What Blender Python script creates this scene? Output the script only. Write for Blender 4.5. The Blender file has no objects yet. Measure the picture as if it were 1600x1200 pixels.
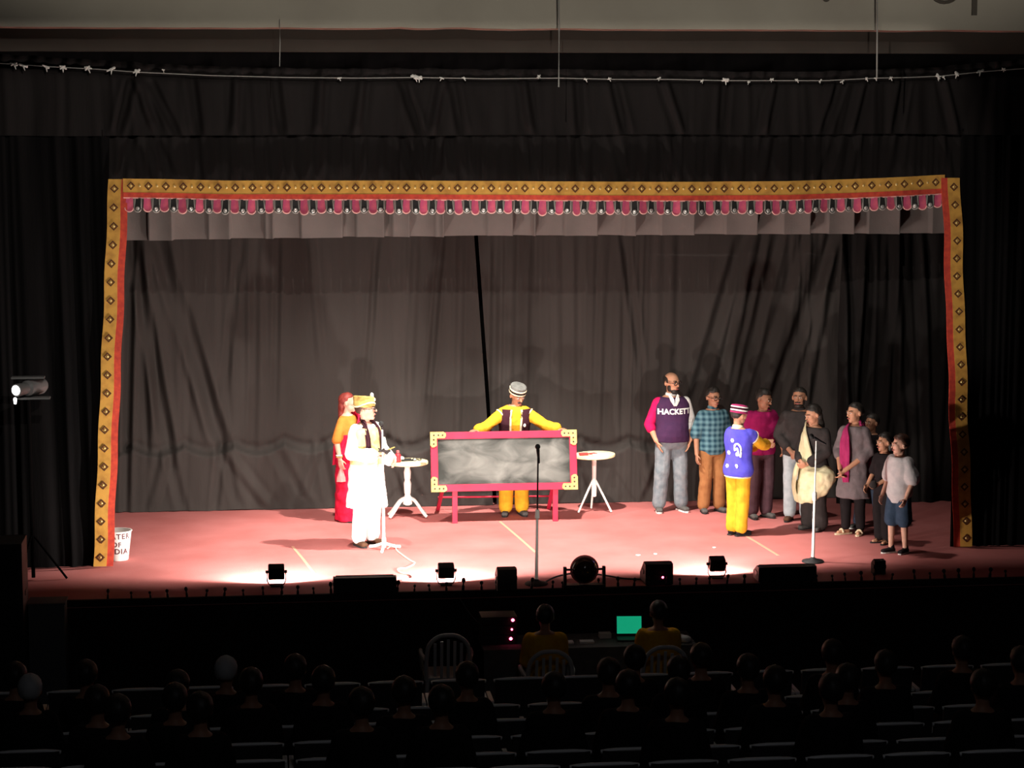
import bpy, bmesh, math, random
from mathutils import Vector, Matrix, noise
from mathutils.bvhtree import BVHTree
random.seed(7)
PI = math.pi
SC = bpy.context.scene
COL = SC.collection

# ------------------------------------------------------------------ camera
FPX, CAM_H, HORIZON, YAW = 3500.0, 5.0, 165.0, math.radians(6.5)
PITCH = math.atan((600 - HORIZON) / FPX)
cam_d = bpy.data.cameras.new('camera'); cam = bpy.data.objects.new('camera', cam_d); COL.objects.link(cam)
cam_d.sensor_width = 36.0; cam_d.lens = FPX / 1600 * 36; cam_d.clip_end = 200
cam.location = (0, 0, CAM_H); cam.rotation_euler = (PI / 2 - PITCH, 0, -YAW)
SC.camera = cam
CM = cam.rotation_euler.to_matrix()
def ray(px, py):
    return CM @ Vector(((px - 800) / FPX, -(py - 600) / FPX, -1))
def fl(px, py, z=0.0):
    d = ray(px, py); t = (z - CAM_H) / d.z
    return Vector((d.x * t, d.y * t, z))
def atY(px, py, Y):
    d = ray(px, py); t = Y / d.y
    return Vector((d.x * t, Y, CAM_H + d.z * t))

# ------------------------------------------------------------------ light
SC.view_settings.view_transform = 'Standard'; SC.view_settings.look = 'None'
SC.view_settings.gamma = 1; SC.view_settings.use_curve_mapping = False
SC.view_settings.exposure = 0.0
w = bpy.data.worlds.new('hall_dark'); SC.world = w; w.use_nodes = True
w.node_tree.nodes['Background'].inputs[0].default_value = (0.9, 0.85, 0.95, 1)
w.node_tree.nodes['Background'].inputs[1].default_value = 0.0015

def spot(name, loc, target, energy, angle, blend=0.2, col=(1, .92, .83), size=0.08):
    d = bpy.data.lights.new(name, 'SPOT'); d.energy = energy; d.color = col
    d.spot_size = math.radians(angle); d.spot_blend = blend; d.shadow_soft_size = size
    o = bpy.data.objects.new(name, d); COL.objects.link(o); o.location = loc
    o.rotation_euler = (Vector(target) - Vector(loc)).to_track_quat('-Z', 'Y').to_euler()
    return o
# overhead batten behind the valance
BX = fl(835, 852).x
spot('batten_lamp', (BX, 24.68, 5.05), (BX - .2, 24.8, 0), 2600, 88, .5, size=.07)
spot('batten_lamp', (BX - 2.3, 24.68, 5.05), (BX - 1.9, 25.1, 0), 900, 96, .6)
spot('batten_lamp', (BX + 2.6, 24.68, 5.05), (BX + 2.4, 25.2, 0), 200, 96, .6)
# front of house lanterns; each has an added shutter blade that cuts the beam along a line (see the lanterns at the end)
FOH = [((1.0, 12.0, 8.0), atY(690, 330, 24.5), 2700, 51, .12, ((-400, 940), (2000, 505))),
       ((4.2, 12.0, 8.0), atY(730, 720, 26.5), 2000, 21, .45, ((-400, 1030), (2000, 1030)))]
for loc_, tgt_, e_, ang_, bl_, _ in FOH: spot('front_of_house_lamp', loc_, tgt_, e_, ang_, bl_, (1, .92, .83), .008)
# added fill lights without fixtures: one brightens the beam, one the seats and desk
spot('hall_fill', (3.0, -2.0, 5.0), (3.2, 23.0, 16.0), 6000, 52, .25, (1, .93, .82), .4)
spot('hall_fill', (2.0, 6.0, 9.0), (3.0, 19.0, -0.5), 120, 100, .8, (.9, .92, 1), .6)

# ------------------------------------------------------------------ materials
def mat(name, col, rough=.8, col2=None, scale=8, bump=0, bscale=60, metal=0, emit=0, spec=.3, stretch=(1, 1, 1), detail=4, lo=.35, hi=.65, trans=0):
    m = bpy.data.materials.new(name); m.use_nodes = True
    n = m.node_tree.nodes; l = m.node_tree.links; b = n['Principled BSDF']
    b.inputs['Base Color'].default_value = (*col, 1); b.inputs['Roughness'].default_value = rough
    b.inputs['Metallic'].default_value = metal; b.inputs['Specular IOR Level'].default_value = spec
    if trans: b.inputs['Transmission Weight'].default_value = trans
    if emit:
        b.inputs['Emission Color'].default_value = (*col, 1); b.inputs['Emission Strength'].default_value = emit
    if col2 or bump:
        tc = n.new('ShaderNodeTexCoord'); mp = n.new('ShaderNodeMapping'); mp.inputs['Scale'].default_value = stretch
        l.new(tc.outputs['Object'], mp.inputs[0])
    if col2:
        t = n.new('ShaderNodeTexNoise'); t.inputs['Scale'].default_value = scale; t.inputs['Detail'].default_value = detail
        r = n.new('ShaderNodeValToRGB'); r.color_ramp.elements[0].position = lo; r.color_ramp.elements[1].position = hi
        r.color_ramp.elements[0].color = (*col, 1); r.color_ramp.elements[1].color = (*col2, 1)
        l.new(mp.outputs[0], t.inputs['Vector']); l.new(t.outputs[0], r.inputs[0]); l.new(r.outputs[0], b.inputs['Base Color'])
    if bump:
        t2 = n.new('ShaderNodeTexNoise'); t2.inputs['Scale'].default_value = bscale; t2.inputs['Detail'].default_value = 3
        bp = n.new('ShaderNodeBump'); bp.inputs['Strength'].default_value = bump; bp.inputs['Distance'].default_value = .01
        l.new(mp.outputs[0], t2.inputs['Vector']); l.new(t2.outputs[0], bp.inputs['Height']); l.new(bp.outputs[0], b.inputs['Normal'])
    return m
M = {}
M['carpet'] = mat('red_stage_carpet', (.44, .128, .118), .85, (.52, .168, .158), 1.3, .25, 90, detail=8)
M['curtain'] = mat('black_curtain_cloth', (.013, .0113, .0112), .9, (.017, .0148, .0146), 3, .3, 40, stretch=(1, 1, .15), spec=0)
M['backcloth'] = mat('black_backdrop_cloth', (.040, .035, .0325), .9, (.048, .042, .039), 2.5, .3, 40, stretch=(1, 1, .12), spec=0)
M['teaser'] = mat('grey_teaser_cloth', (.17, .15, .14), .9, (.19, .168, .157), 3, .2, 40, spec=0)
M['velvet'] = mat('black_leg_velvet', (.0048, .0045, .0047), .9, (.007, .0064, .0066), 4, .3, 50, stretch=(1, 1, .12), spec=0)
M['wingcloth'] = mat('black_wing_cloth', (.012, .0108, .0105), .9, (.016, .0144, .014), 4, .3, 50, stretch=(1, 1, .12), spec=0)
M['plaster'] = mat('old_cream_plaster', (.40, .36, .30), .9, (.46, .42, .35), 1.2, .15, 30)
M['darkboard'] = mat('dark_brown_board', (.05, .04, .033), .9, (.06, .048, .04), 2)
M['stage_front'] = mat('dark_stage_front', (.015, .008, .0075), .9, (.02, .01, .009), 3)
M['hallfloor'] = mat('dark_hall_floor', (.03, .028, .028), .8, (.04, .037, .036), 2)
M['black'] = mat('black_metal', (.012, .012, .013), .55)
M['blackplastic'] = mat('black_plastic', (.015, .014, .015), .6, bump=.1, bscale=200)
M['grille'] = mat('speaker_grille', (.02, .02, .02), .8, bump=.6, bscale=300)
M['chrome'] = mat('worn_chrome', (.75, .73, .7), .3, metal=1)
M['whitepaint'] = mat('white_gloss_paint', (.85, .83, .78), .45)
M['creampaint'] = mat('cream_paint', (.86, .72, .38), .5, (.9, .8, .5), 10)
M['redpaint'] = mat('crimson_gloss_paint', (.55, .018, .055), .45, (.5, .016, .048), 6)
M['gold'] = mat('gold_corner_fitting', (.62, .42, .15), .5, (.5, .3, .09), 30)
M['yellow'] = mat('yellow_border_cloth', (.60, .315, .06), .8, (.42, .20, .04), 9, .2, 150, lo=.45, hi=.7)
M['redcloth'] = mat('red_border_cloth', (.62, .07, .035), .8, (.45, .045, .03), 18)
M['pink'] = mat('pink_tab_cloth', (.68, .12, .17), .8, (.5, .07, .16), 15)
M['pinktrim'] = mat('pink_tab_trim', (.8, .42, .38), .7)
M['tabdark'] = mat('black_tab_cloth', (.02, .018, .018), .8)
M['greycord'] = mat('grey_tab_edging', (.36, .34, .31), .7)
M['mirror'] = mat('mirror_disc', (.62, .58, .55), .35, metal=.5)
M['motif'] = mat('dark_brown_embroidery', (.09, .03, .012), .8)
M['sequin'] = mat('gold_sequin', (.85, .62, .25), .35, metal=.4)
M['rope'] = mat('pale_rope', (.30, .29, .27), .9)
M['knotrope'] = mat('white_rope_knot', (.62, .6, .56), .9)
M['tape'] = mat('pale_floor_tape', (.60, .30, .20), .8)
M['dusty'] = mat('white_scrap', (.85, .8, .72), .8)

# ------------------------------------------------------------------ mesh helpers
def lnk(name, me, m, parent=None, loc=None, smooth=True):
    o = bpy.data.objects.new(name, me); COL.objects.link(o)
    if m is not None and not me.materials: me.materials.append(M[m] if isinstance(m, str) else m)
    if smooth and me.polygons: me.polygons.foreach_set('use_smooth', [True] * len(me.polygons))
    if parent is not None: o.parent = parent
    if loc is not None: o.location = loc
    return o
def tag(o, label, cat, group=None):
    o['label'] = label; o['category'] = cat
    if group: o['group'] = group
    return o
def thing(name, loc, label, cat, group=None, rz=0):
    o = bpy.data.objects.new(name, None); COL.objects.link(o); o.location = loc; o.rotation_euler = (0, 0, rz)
    o.empty_display_size = .1
    return tag(o, label, cat, group)
def struct(o):
    o['kind'] = 'structure'; return o
def frame(d):
    d = Vector(d).normalized()
    u = d.cross(Vector((0, 0, 1)))
    if u.length < 1e-3: u = Vector((1, 0, 0))
    u.normalize(); v = d.cross(u).normalized()
    return u, v, d
class MB:
    def __init__(s): s.v = []; s.f = []
    def add(s, v, f):
        o = len(s.v); s.v += [tuple(x) for x in v]; s.f += [tuple(i + o for i in q) for q in f]; return s
    def box(s, c, d, R=None):
        c = Vector(c); v = []
        for z in (-1, 1):
            for y in (-1, 1):
                for x in (-1, 1):
                    p = Vector((x * d[0] / 2, y * d[1] / 2, z * d[2] / 2)); v.append(c + (R @ p if R else p))
        return s.add(v, [(0, 2, 3, 1), (4, 5, 7, 6), (0, 1, 5, 4), (2, 6, 7, 3), (0, 4, 6, 2), (1, 3, 7, 5)])
    def bevbox(s, c, d, b=.01, R=None):      # box with chamfered edges
        bm = bmesh.new(); bmesh.ops.create_cube(bm, size=1)
        for x in bm.verts: x.co = Vector((x.co.x * d[0], x.co.y * d[1], x.co.z * d[2]))
        bmesh.ops.bevel(bm, geom=bm.edges[:], offset=b, segments=2, profile=.7, affect='EDGES')
        bm.verts.index_update(); c = Vector(c)
        v = [c + (R @ x.co if R else x.co) for x in bm.verts]; f = [tuple(y.index for y in q.verts) for q in bm.faces]
        bm.free(); return s.add(v, f)
    def rings(s, rs, closed=True, caps=True):   # rs: list of rings (lists of points)
        n = len(rs[0]); v = [p for r in rs for p in r]; f = []
        for i in range(len(rs) - 1):
            for j in range(n if closed else n - 1):
                k = (j + 1) % n; f.append((i * n + j, i * n + k, (i + 1) * n + k, (i + 1) * n + j))
        if caps and closed:
            f.append(tuple(range(n - 1, -1, -1))); f.append(tuple((len(rs) - 1) * n + j for j in range(n)))
        return s.add(v, f)
    def circ(s, c, u, v, a, b, n):
        return [c + u * (a * math.cos(2 * PI * j / n)) + v * (b * math.sin(2 * PI * j / n)) for j in range(n)]
    def cap(s, p0, p1, r0, r1, n=12, flat=1.0, ax=None):   # tapered capsule; flat squeezes along second axis
        p0 = Vector(p0); p1 = Vector(p1); u, v, d = frame(p1 - p0)
        if ax is not None:
            u = Vector(ax); u = (u - d * u.dot(d)).normalized(); v = d.cross(u)
        rs = []
        for a in (-80, -55, -28, 0):
            a = math.radians(a); rs.append(s.circ(p0 + d * (r0 * math.sin(a)), u, v, r0 * math.cos(a), r0 * math.cos(a) * flat, n))
        for a in (0, 28, 55, 80):
            a = math.radians(a); rs.append(s.circ(p1 + d * (r1 * math.sin(a)), u, v, r1 * math.cos(a), r1 * math.cos(a) * flat, n))
        return s.rings(rs)
    def cyl(s, p0, p1, r0, r1=None, n=14):
        p0 = Vector(p0); p1 = Vector(p1); u, v, d = frame(p1 - p0); r1 = r0 if r1 is None else r1
        return s.rings([s.circ(p0, u, v, r0, r0, n), s.circ(p1, u, v, r1, r1, n)])
    def lathe(s, prof, c=(0, 0, 0), n=20, axis=(0, 0, 1), sy=1.0):   # prof [(r,h)...]
        c = Vector(c); u, v, d = frame(axis)
        return s.rings([s.circ(c + d * h, u, v, max(r, 1e-4), max(r, 1e-4) * sy, n) for r, h in prof])
    def ell(s, c, r, R=None, n=14, m=9):
        c = Vector(c); rs = []
        for i in range(m):
            t = -PI / 2 + PI * (i + .15) / (m - .7)
            q = []
            for j in range(n):
                a = 2 * PI * j / n
                p = Vector((r[0] * math.cos(t) * math.cos(a), r[1] * math.cos(t) * math.sin(a), r[2] * math.sin(t)))
                q.append(c + (R @ p if R else p))
            rs.append(q)
        return s.rings(rs)
    def tube(s, pts, r, n=8):
        pts = [Vector(p) for p in pts]; rs = []
        for i, p in enumerate(pts):
            d = pts[min(i + 1, len(pts) - 1)] - pts[max(i - 1, 0)]
            u, v, _ = frame(d); rr = r[i] if isinstance(r, (list, tuple)) else r
            rs.append(s.circ(p, u, v, rr, rr, n))
        return s.rings(rs)
    def mesh(s, name):
        me = bpy.data.meshes.new(name); me.from_pydata(s.v, [], s.f); me.update(); return me
    def build(s, name, m, parent=None, loc=None, smooth=True):
        o = lnk(name, s.mesh(name), m, parent, loc, smooth)
        if smooth: autosmooth(o.data)
        return o
def autosmooth(me, ang=.7):
    bm = bmesh.new(); bm.from_mesh(me)
    bmesh.ops.recalc_face_normals(bm, faces=bm.faces[:])
    for e in bm.edges:
        if len(e.link_faces) == 2 and e.calc_face_angle(0) > ang: e.smooth = False
    bm.to_mesh(me); bm.free()
def smooth_path(pts, n=6):
    pts = [Vector(p) for p in pts]; out = []
    for i in range(len(pts) - 1):
        a = pts[max(i - 1, 0)]; b = pts[i]; c = pts[i + 1]; d = pts[min(i + 2, len(pts) - 1)]
        for k in range(n):
            t = k / n
            out.append(.5 * ((2 * b) + (c - a) * t + (2 * a - 5 * b + 4 * c - d) * t * t + (3 * b - a - 3 * c + d) * t ** 3))
    out.append(pts[-1]); return out
def copy_tree(o, parent=None):
    c = o.copy(); COL.objects.link(c); c.parent = parent
    for ch in list(o.children): copy_tree(ch, c)
    return c
BAKE = []
_clouds = {}
def clouds(sc):
    if sc not in _clouds:
        t = bpy.data.textures.new('fold_noise', 'CLOUDS'); t.noise_scale = sc; t.noise_depth = 1; _clouds[sc] = t
    return _clouds[sc]
def skin_of(mb, name, m, parent, vox=.012, smooth=4, fold=0, fsc=.12):
    o = lnk(name, mb.mesh(name), m, parent, None, False)
    r = o.modifiers.new('r', 'REMESH'); r.mode = 'VOXEL'; r.voxel_size = vox; r.use_smooth_shade = True
    s = o.modifiers.new('s', 'SMOOTH'); s.factor = .5; s.iterations = smooth
    if fold:
        d = o.modifiers.new('d', 'DISPLACE'); d.texture = clouds(fsc); d.strength = fold; d.mid_level = .5; d.texture_coords = 'LOCAL'
    BAKE.append(o); return o
def bake():
    bpy.context.view_layer.update()
    dg = bpy.context.evaluated_depsgraph_get()
    for o in BAKE:
        me = bpy.data.meshes.new_from_object(o.evaluated_get(dg))
        o.modifiers.clear(); o.data = me
        me.polygons.foreach_set('use_smooth', [True] * len(me.polygons))
    BAKE.clear()

# ------------------------------------------------------------------ the setting
YF, YP, YB = 22.72, 24.5, 27.7          # stage front edge, proscenium plane, back curtain
X0, X1 = -5.5, 12.5
HALL_Z = -1.05
struct(MB().box(((X0 + X1) / 2, (YF + YB + .6) / 2, -.04), (X1 - X0, YB + .6 - YF, .08)).build('floor', 'carpet', smooth=False))
struct(MB().box(((X0 + X1) / 2, YF + .06, (HALL_Z - .08) / 2), (X1 - X0, .06, -HALL_Z - .08)).build('wall_stage_front', 'stage_front', smooth=False))
struct(MB().box(((X0 + X1) / 2, YB + .65, 3.5), (X1 - X0, .1, 7)).build('wall_back', 'velvet', smooth=False))
struct(MB().box((3.2, 16.5, HALL_Z - .05), (22, 12.6, .1)).build('floor_hall', 'hallfloor', smooth=False))
# beam over the opening, ragged lower edge
bz = atY(800, 45, 23.1).z
nb = 120; v = []; f = []
for i in range(nb + 1):
    x = -6 + 20 * i / nb
    e = .012 * noise.noise(Vector((x * 1.7, 0, 3))) + (.02 * max(0, noise.noise(Vector((x * 3.1, 5, 1)))) if 1.2 < x < 3.5 else 0)
    for (y, z) in ((23.1, bz + 3), (23.1, bz + e), (23.6, bz + e), (23.6, bz + 3)): v.append((x, y, z))
for i in range(nb):
    for k in range(4): f.append((i * 4 + k, i * 4 + (k + 1) % 4, i * 4 + 4 + (k + 1) % 4, i * 4 + 4 + k))
struct(MB().add(v, f).build('wall_beam', 'plaster', smooth=False))
struct(MB().box((4, 23.66, atY(800, 82, 23.61).z + .45), (20, .1, .9)).build('trim_1', 'darkboard', smooth=False))
# nosing along the stage edge and its row of little knobs
nos = struct(MB().bevbox(((X0 + X1) / 2, YF + .02, -.035), (X1 - X0, .05, .075), .012).build('trim_2', 'stage_front', smooth=False))
kn = MB().lathe([(.012, -.003), (.012, .03), (.007, .036), (.007, .05), (.014, .055), (.018, .068), (.014, .08), (.004, .086)], n=10).mesh('edge_knob')
knob_px = [168, 205, 235, 262, 292, 322, 350, 380, 411, 440, 465, 490, 517, 543, 571, 593, 620, 647, 671, 697, 723, 752, 776, 802, 830, 863, 879, 905, 935, 965, 990, 1012, 1040, 1062, 1087, 1108, 1135, 1162, 1188, 1205, 1228, 1252, 1275, 1300, 1320, 1345, 1365, 1392, 1428, 1452, 1475, 1497, 1520, 1545, 1570]
for k, px in enumerate(knob_px):
    p = atY(px, 905, YF + .06)
    o = lnk('edge_knob', kn, 'black', nos, (p.x, YF + .03, .002 + .0))
    s = .8 + .5 * random.random(); o.scale = (s, s, s * (1 if k % 4 else 1.25)); o.rotation_euler = (random.uniform(-.1, .1), random.uniform(-.15, .15), 0)

# ------------------------------------------------------------------ curtains
def pxline(a, b, Y):
    p = atY(a[0], a[1], Y); q = atY(b[0], b[1], Y); return (p.x, p.z, q.x, q.z)
def crease_fn(lines):
    def fn(x, z):
        d = 0
        for (x0, z0, x1, z1, wd, dp) in lines:
            if z > z0 + .25 or z < z1 - .25: continue
            t = (z0 - z) / max(z0 - z1, 1e-3)
            fade = min(1, (t + .12) / .2, (1.15 - t) / .25); fade = max(0, fade)
            u = (x - (x0 + (x1 - x0) * t)) / wd
            if abs(u) < 3: d += fade * dp * (math.exp(-u * u) - .55 * math.exp(-(abs(u) - 1.5) ** 2 * 2))
        return d
    return fn
def cloth(name, x0, x1, z0, z1, Y, nx, nz, disp, m, label=None, cat=None, group=None, edge=None):
    v = []; f = []
    for j in range(nz + 1):
        for i in range(nx + 1):
            s = i / nx; t = j / nz
            za = z0(x0 + (x1 - x0) * s) if callable(z0) else z0
            z = za + (z1 - za) * t
            if edge: xa, xb = edge(z)
            else: xa, xb = x0, x1
            x = xa + (xb - xa) * s
            v.append((x, Y - disp(x, z), z))
    for j in range(nz):
        for i in range(nx):
            a = j * (nx + 1) + i; f.append((a, a + 1, a + nx + 2, a + nx + 1))
    o = MB().add(v, f); me = o.mesh(name); ob = lnk(name, me, m)
    if label: tag(ob, label, cat, group)
    return ob
def nz_(x, y=0, z=0): return noise.noise(Vector((x, y, z)))
def pleats(freq, amp, seed, drift=.3):
    def fn(x, z):
        w_ = x * freq + 1.3 * nz_(x * 1.1, z * drift, seed) + .5 * nz_(x * 3, z * drift, seed + 5)
        a = amp * (.55 + .6 * nz_(x * .9, z * .25, seed + 9))
        return a * math.sin(w_ * 2 * PI) + .3 * amp * math.sin(w_ * 4.7 * PI + 1)
    return fn
# back curtains: two panels meeting at a dark gap
L_ = [((205, 372), (196, 800), .05, -.10), ((207, 372), (264, 702), .07, -.10), ((245, 366), (348, 700), .09, -.11), ((225, 380), (240, 700), .05, .05), ((262, 400), (318, 640), .08, .06),
      ((372, 400), (352, 600), .05, -.03), ((400, 372), (396, 690), .05, -.035), ((434, 380), (430, 640), .04, -.03), ((486, 372), (500, 560), .05, .03),
      ((588, 380), (575, 580), .04, -.035), ((650, 372), (640, 600), .05, .03), ((690, 372), (668, 640), .04, -.04), ((720, 372), (715, 690), .05, .04),
      ((262, 700), (285, 795), .06, -.05), ((262, 700), (240, 790), .06, .05), ((346, 695), (336, 795), .05, -.06), ((346, 695), (420, 790), .08, .05), ((346, 695), (372, 790), .06, -.04),
      ((430, 700), (475, 785), .08, -.05), ((500, 686), (520, 790), .06, -.05), ((500, 686), (470, 780), .06, .04), ((612, 686), (655, 780), .07, -.05), ((612, 686), (640, 790), .05, .04)]
R_ = [((775, 372), (770, 700), .05, -.05), ((800, 372), (795, 640), .05, .03), ((836, 372), (830, 620), .05, -.035), ((870, 372), (872, 640), .05, .03), ((905, 372), (905, 660), .05, -.03),
      ((945, 372), (935, 660), .05, .035), ((985, 372), (975, 640), .06, -.03), ((975, 372), (1000, 560), .05, -.04), ((1050, 372), (1045, 600), .06, .03),
      ((1160, 372), (1080, 640), .08, -.07), ((1180, 372), (1130, 620), .06, .06), ((1215, 372), (1150, 640), .07, -.06), ((1270, 372), (1180, 650), .09, .07), ((1300, 372), (1200, 660), .08, -.08), ((1305, 372), (1255, 650), .06, .05),
      ((900, 690), (860, 785), .06, -.04), ((905, 690), (930, 785), .06, .04), ((1060, 640), (1010, 780), .06, -.05), ((1000, 690), (1020, 780), .06, .04)]
def hem_scallop(x, zl, amp, per, ph):     # line where the surplus cloth is tucked up
    u = ((x + ph) / per) % 1.0
    return zl - amp * (1 - (2 * u - 1) ** 2)
def back_disp(lines, seed, zl):
    cf = crease_fn([(*pxline(a, b, YB), wd, dp * .8) for a, b, wd, dp in lines]); pf = pleats(2.6, .012, seed, .12)
    def fn(x, z):
        d = cf(x, z) + pf(x, z)
        s = hem_scallop(x, zl + .05 * nz_(x * .8, 0, seed), .10, .62, .31)
        t = (s - z) / .05; t = max(0, min(1, t)); t = t * t * (3 - 2 * t)
        b = max(0, min(1, (s - z) / .7))
        return d * (1 - .35 * t) + t * (.06 * (1 - b) + .02) - .03 * math.exp(-((z - s - .05) / .05) ** 2)
    return fn
zl = atY(430, 692, YB).z
xg = atY(748, 500, YB).x
ztop = atY(700, 325, YB).z
def gap_x(pa, pb, z):      # edge of the gap between the two backdrop panels
    p, q = atY(pa, 370, YB), atY(pb, 640, YB); return p.x + (q.x - p.x) * (p.z - z) / (p.z - q.z)
cloth('backdrop_curtain', atY(120, 500, YB).x, xg - .02, lambda x: .004 + .03 * abs(nz_(x * 1.5, 2, 2)), ztop, YB, 330, 150, back_disp(L_, 3, zl), 'backcloth',
      'black backdrop curtain behind the white-robed man, tucked up near the floor', 'curtain', 'backdrop curtains',
      edge=lambda z: (atY(120, 500, YB).x, gap_x(741, 760, z)))
cloth('backdrop_curtain', xg + .02, atY(1345, 500, YB).x, lambda x: .004 + .03 * abs(nz_(x * 1.5, 2, 8)), ztop, YB + .02, 380, 150, back_disp(R_, 11, zl - .05), 'backcloth',
      'black backdrop curtain behind the chalkboard man and the standing group', 'curtain', 'backdrop curtains',
      edge=lambda z: (gap_x(747, 766, z), atY(1345, 500, YB).x))
pfr = pleats(2.1, .06, 21, .1); cfr = crease_fn([(*pxline(a, b, 27.3), .06, dp) for a, b, dp in [((1318, 372), (1322, 780), .10), ((1360, 380), (1345, 780), -.08), ((1400, 372), (1410, 700), .06), ((1440, 372), (1452, 780), .08)]])
cloth('backdrop_curtain', atY(1312, 500, 27.3).x, atY(1540, 500, 27.3).x, .004, atY(1400, 325, 27.3).z, 27.3, 160, 90, lambda x, z: pfr(x, z) + cfr(x, z), 'wingcloth',
      'deep black curtain in heavy folds behind the two children', 'curtain', 'backdrop curtains')
# grey teaser strip hanging in box pleats above the backdrop
tz0 = atY(800, 368, 26.95).z; tz1 = atY(800, 300, 26.95).z
edges_px = [195, 232, 270, 325, 360, 414, 428, 470, 535, 556, 600, 612, 640, 680, 692, 760, 800, 832, 836, 880, 930, 972, 990, 1030, 1080, 1130, 1180, 1220, 1262, 1290, 1330, 1352, 1400, 1450, 1500]
steps = [(atY(p, 350, 26.95).x, (.10 if k % 2 else -.05) + .05 * random.random()) for k, p in enumerate(edges_px)]
def tdisp(x, z):
    d = 0
    for k in range(len(steps) - 1):
        if steps[k][0] <= x < steps[k + 1][0]:
            t = (x - steps[k][0]) / (steps[k + 1][0] - steps[k][0]); d = steps[k][1] + .07 * t - .03 * math.sin(t * PI); break
    return d + .008 * nz_(x * 4, z * 2, 5)
cloth('teaser_curtain', atY(190, 350, 26.95).x, atY(1500, 350, 26.95).x, lambda x: tz0 - .05 * (x < 1.2) * (1.2 - x) * .2 + .012 * nz_(x * 1.2, 1, 1), tz1, 26.95, 700, 6, tdisp, 'teaser',
      'grey pleated cloth strip hanging along the top of the backdrop', 'curtain')
# proscenium valance in two tiers, gathered on a rope
rope_px = [(-40, 97), (20, 100), (75, 104), (150, 108), (220, 113), (330, 118), (450, 121), (560, 122), (650, 121), (760, 123), (875, 122), (960, 124), (1050, 124), (1135, 126), (1210, 126), (1290, 126), (1370, 122), (1420, 121), (1470, 119), (1535, 112), (1600, 107), (1660, 104)]
rope_pts = [atY(a, b, YP - .22) for a, b in rope_px]
def rope_z(x):
    for a, b in zip(rope_pts, rope_pts[1:]):
        if a.x <= x <= b.x: return a.z + (b.z - a.z) * (x - a.x) / (b.x - a.x)
    return rope_pts[0].z if x < 0 else rope_pts[-1].z
VX0, VX1 = rope_pts[0].x + .02, rope_pts[-1].x - .02
zt = atY(800, 104, YP - .15).z; zm = atY(800, 211, YP - .2).z; zb = atY(800, 288, YP).z
fan = []
for k, (a, b) in enumerate([((205, 125), (185, 205)), ((215, 125), (240, 200)), ((235, 125), (275, 205)), ((370, 122), (365, 205)), ((300, 122), (310, 205)), ((565, 124), (555, 205)), ((625, 124), (655, 208)), ((690, 124), (675, 205)), ((705, 124), (720, 205)), ((815, 124), (828, 205)), ((955, 124), (975, 205)), ((1035, 124), (1062, 205)), ((1130, 126), (1125, 205)), ((1205, 126), (1190, 205)), ((1310, 126), (1285, 205)), ((1345, 126), (1325, 205)), ((1410, 122), (1395, 205)), ((1470, 122), (1488, 205)), ((430, 122), (440, 205)), ((500, 122), (495, 205)), ((900, 122), (905, 205))]):
    fan.append((*pxline(a, b, YP), .05, .06 if k % 2 else -.06))
cfan = crease_fn(fan); pv = pleats(2.4, .02, 31, .3); pv2 = pleats(4.6, .022, 37, .1)
def vdisp(x, z):
    r = rope_z(x); c = .07 * math.exp(-((z - r) / .035) ** 2)
    top = max(0, min(1, (z - r) / .06))
    return pv(x, z) + cfan(x, z) - c + .02 * top * math.sin(x * 2 * PI * 6 + 2 * nz_(x * 2, 0, 0))
VH = (VX0, VX1)
def cloth_top(name, z0, z1f, Y, nx, nz, disp, m, label, group):
    v = []; f = []
    for j in range(nz + 1):
        for i in range(nx + 1):
            x = VX0 + (VX1 - VX0) * i / nx; za = z0 + .012 * nz_(x * .8, 7, 1); z = za + (z1f(x) - za) * j / nz
            v.append((x, Y - disp(x, z), z))
    for j in range(nz):
        for i in range(nx):
            a = j * (nx + 1) + i; f.append((a, a + 1, a + nx + 2, a + nx + 1))
    return tag(lnk(name, MB().add(v, f).mesh(name), m), label, 'curtain', group)
cloth_top('valance_curtain', zm, lambda x: rope_z(x) + .10 + .015 * nz_(x * 5, 3, 3), YP - .12, 560, 34, vdisp, 'curtain', 'upper tier of the black valance, gathered on the white rope', 'valance tiers')
cloth_top('valance_curtain', zb, lambda x: zm + .12, YP - .03, 560, 22, lambda x, z: pv2(x, z) + .4 * cfan(x, z + .55), 'curtain', 'lower tier of the black valance, directly above the yellow border', 'valance tiers')
# black legs either side
pleg = pleats(3.2, .035, 41, .05)
ztl = rope_z(0) + .05
Lx = lambda z: (atY(-60, 600, YP).x - .3, atY(168, 600, YP).x + .035 * (z - 2.3))
Rx = lambda z: (atY(1490, 600, YP).x - .02, atY(1660, 600, YP).x + .6)
cloth('leg_curtain', *Lx(2), .004, zm + .06, YP - .085, 130, 60, pleg, 'velvet', 'tall black side curtain left of the opening, behind the round lantern', 'curtain', 'side curtains', edge=Lx)
cloth('leg_curtain', *Rx(2), .004, zm + .06, YP - .085, 130, 60, pleg, 'velvet', 'tall black side curtain right of the opening, beside the boy', 'curtain', 'side curtains', edge=Rx)
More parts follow.
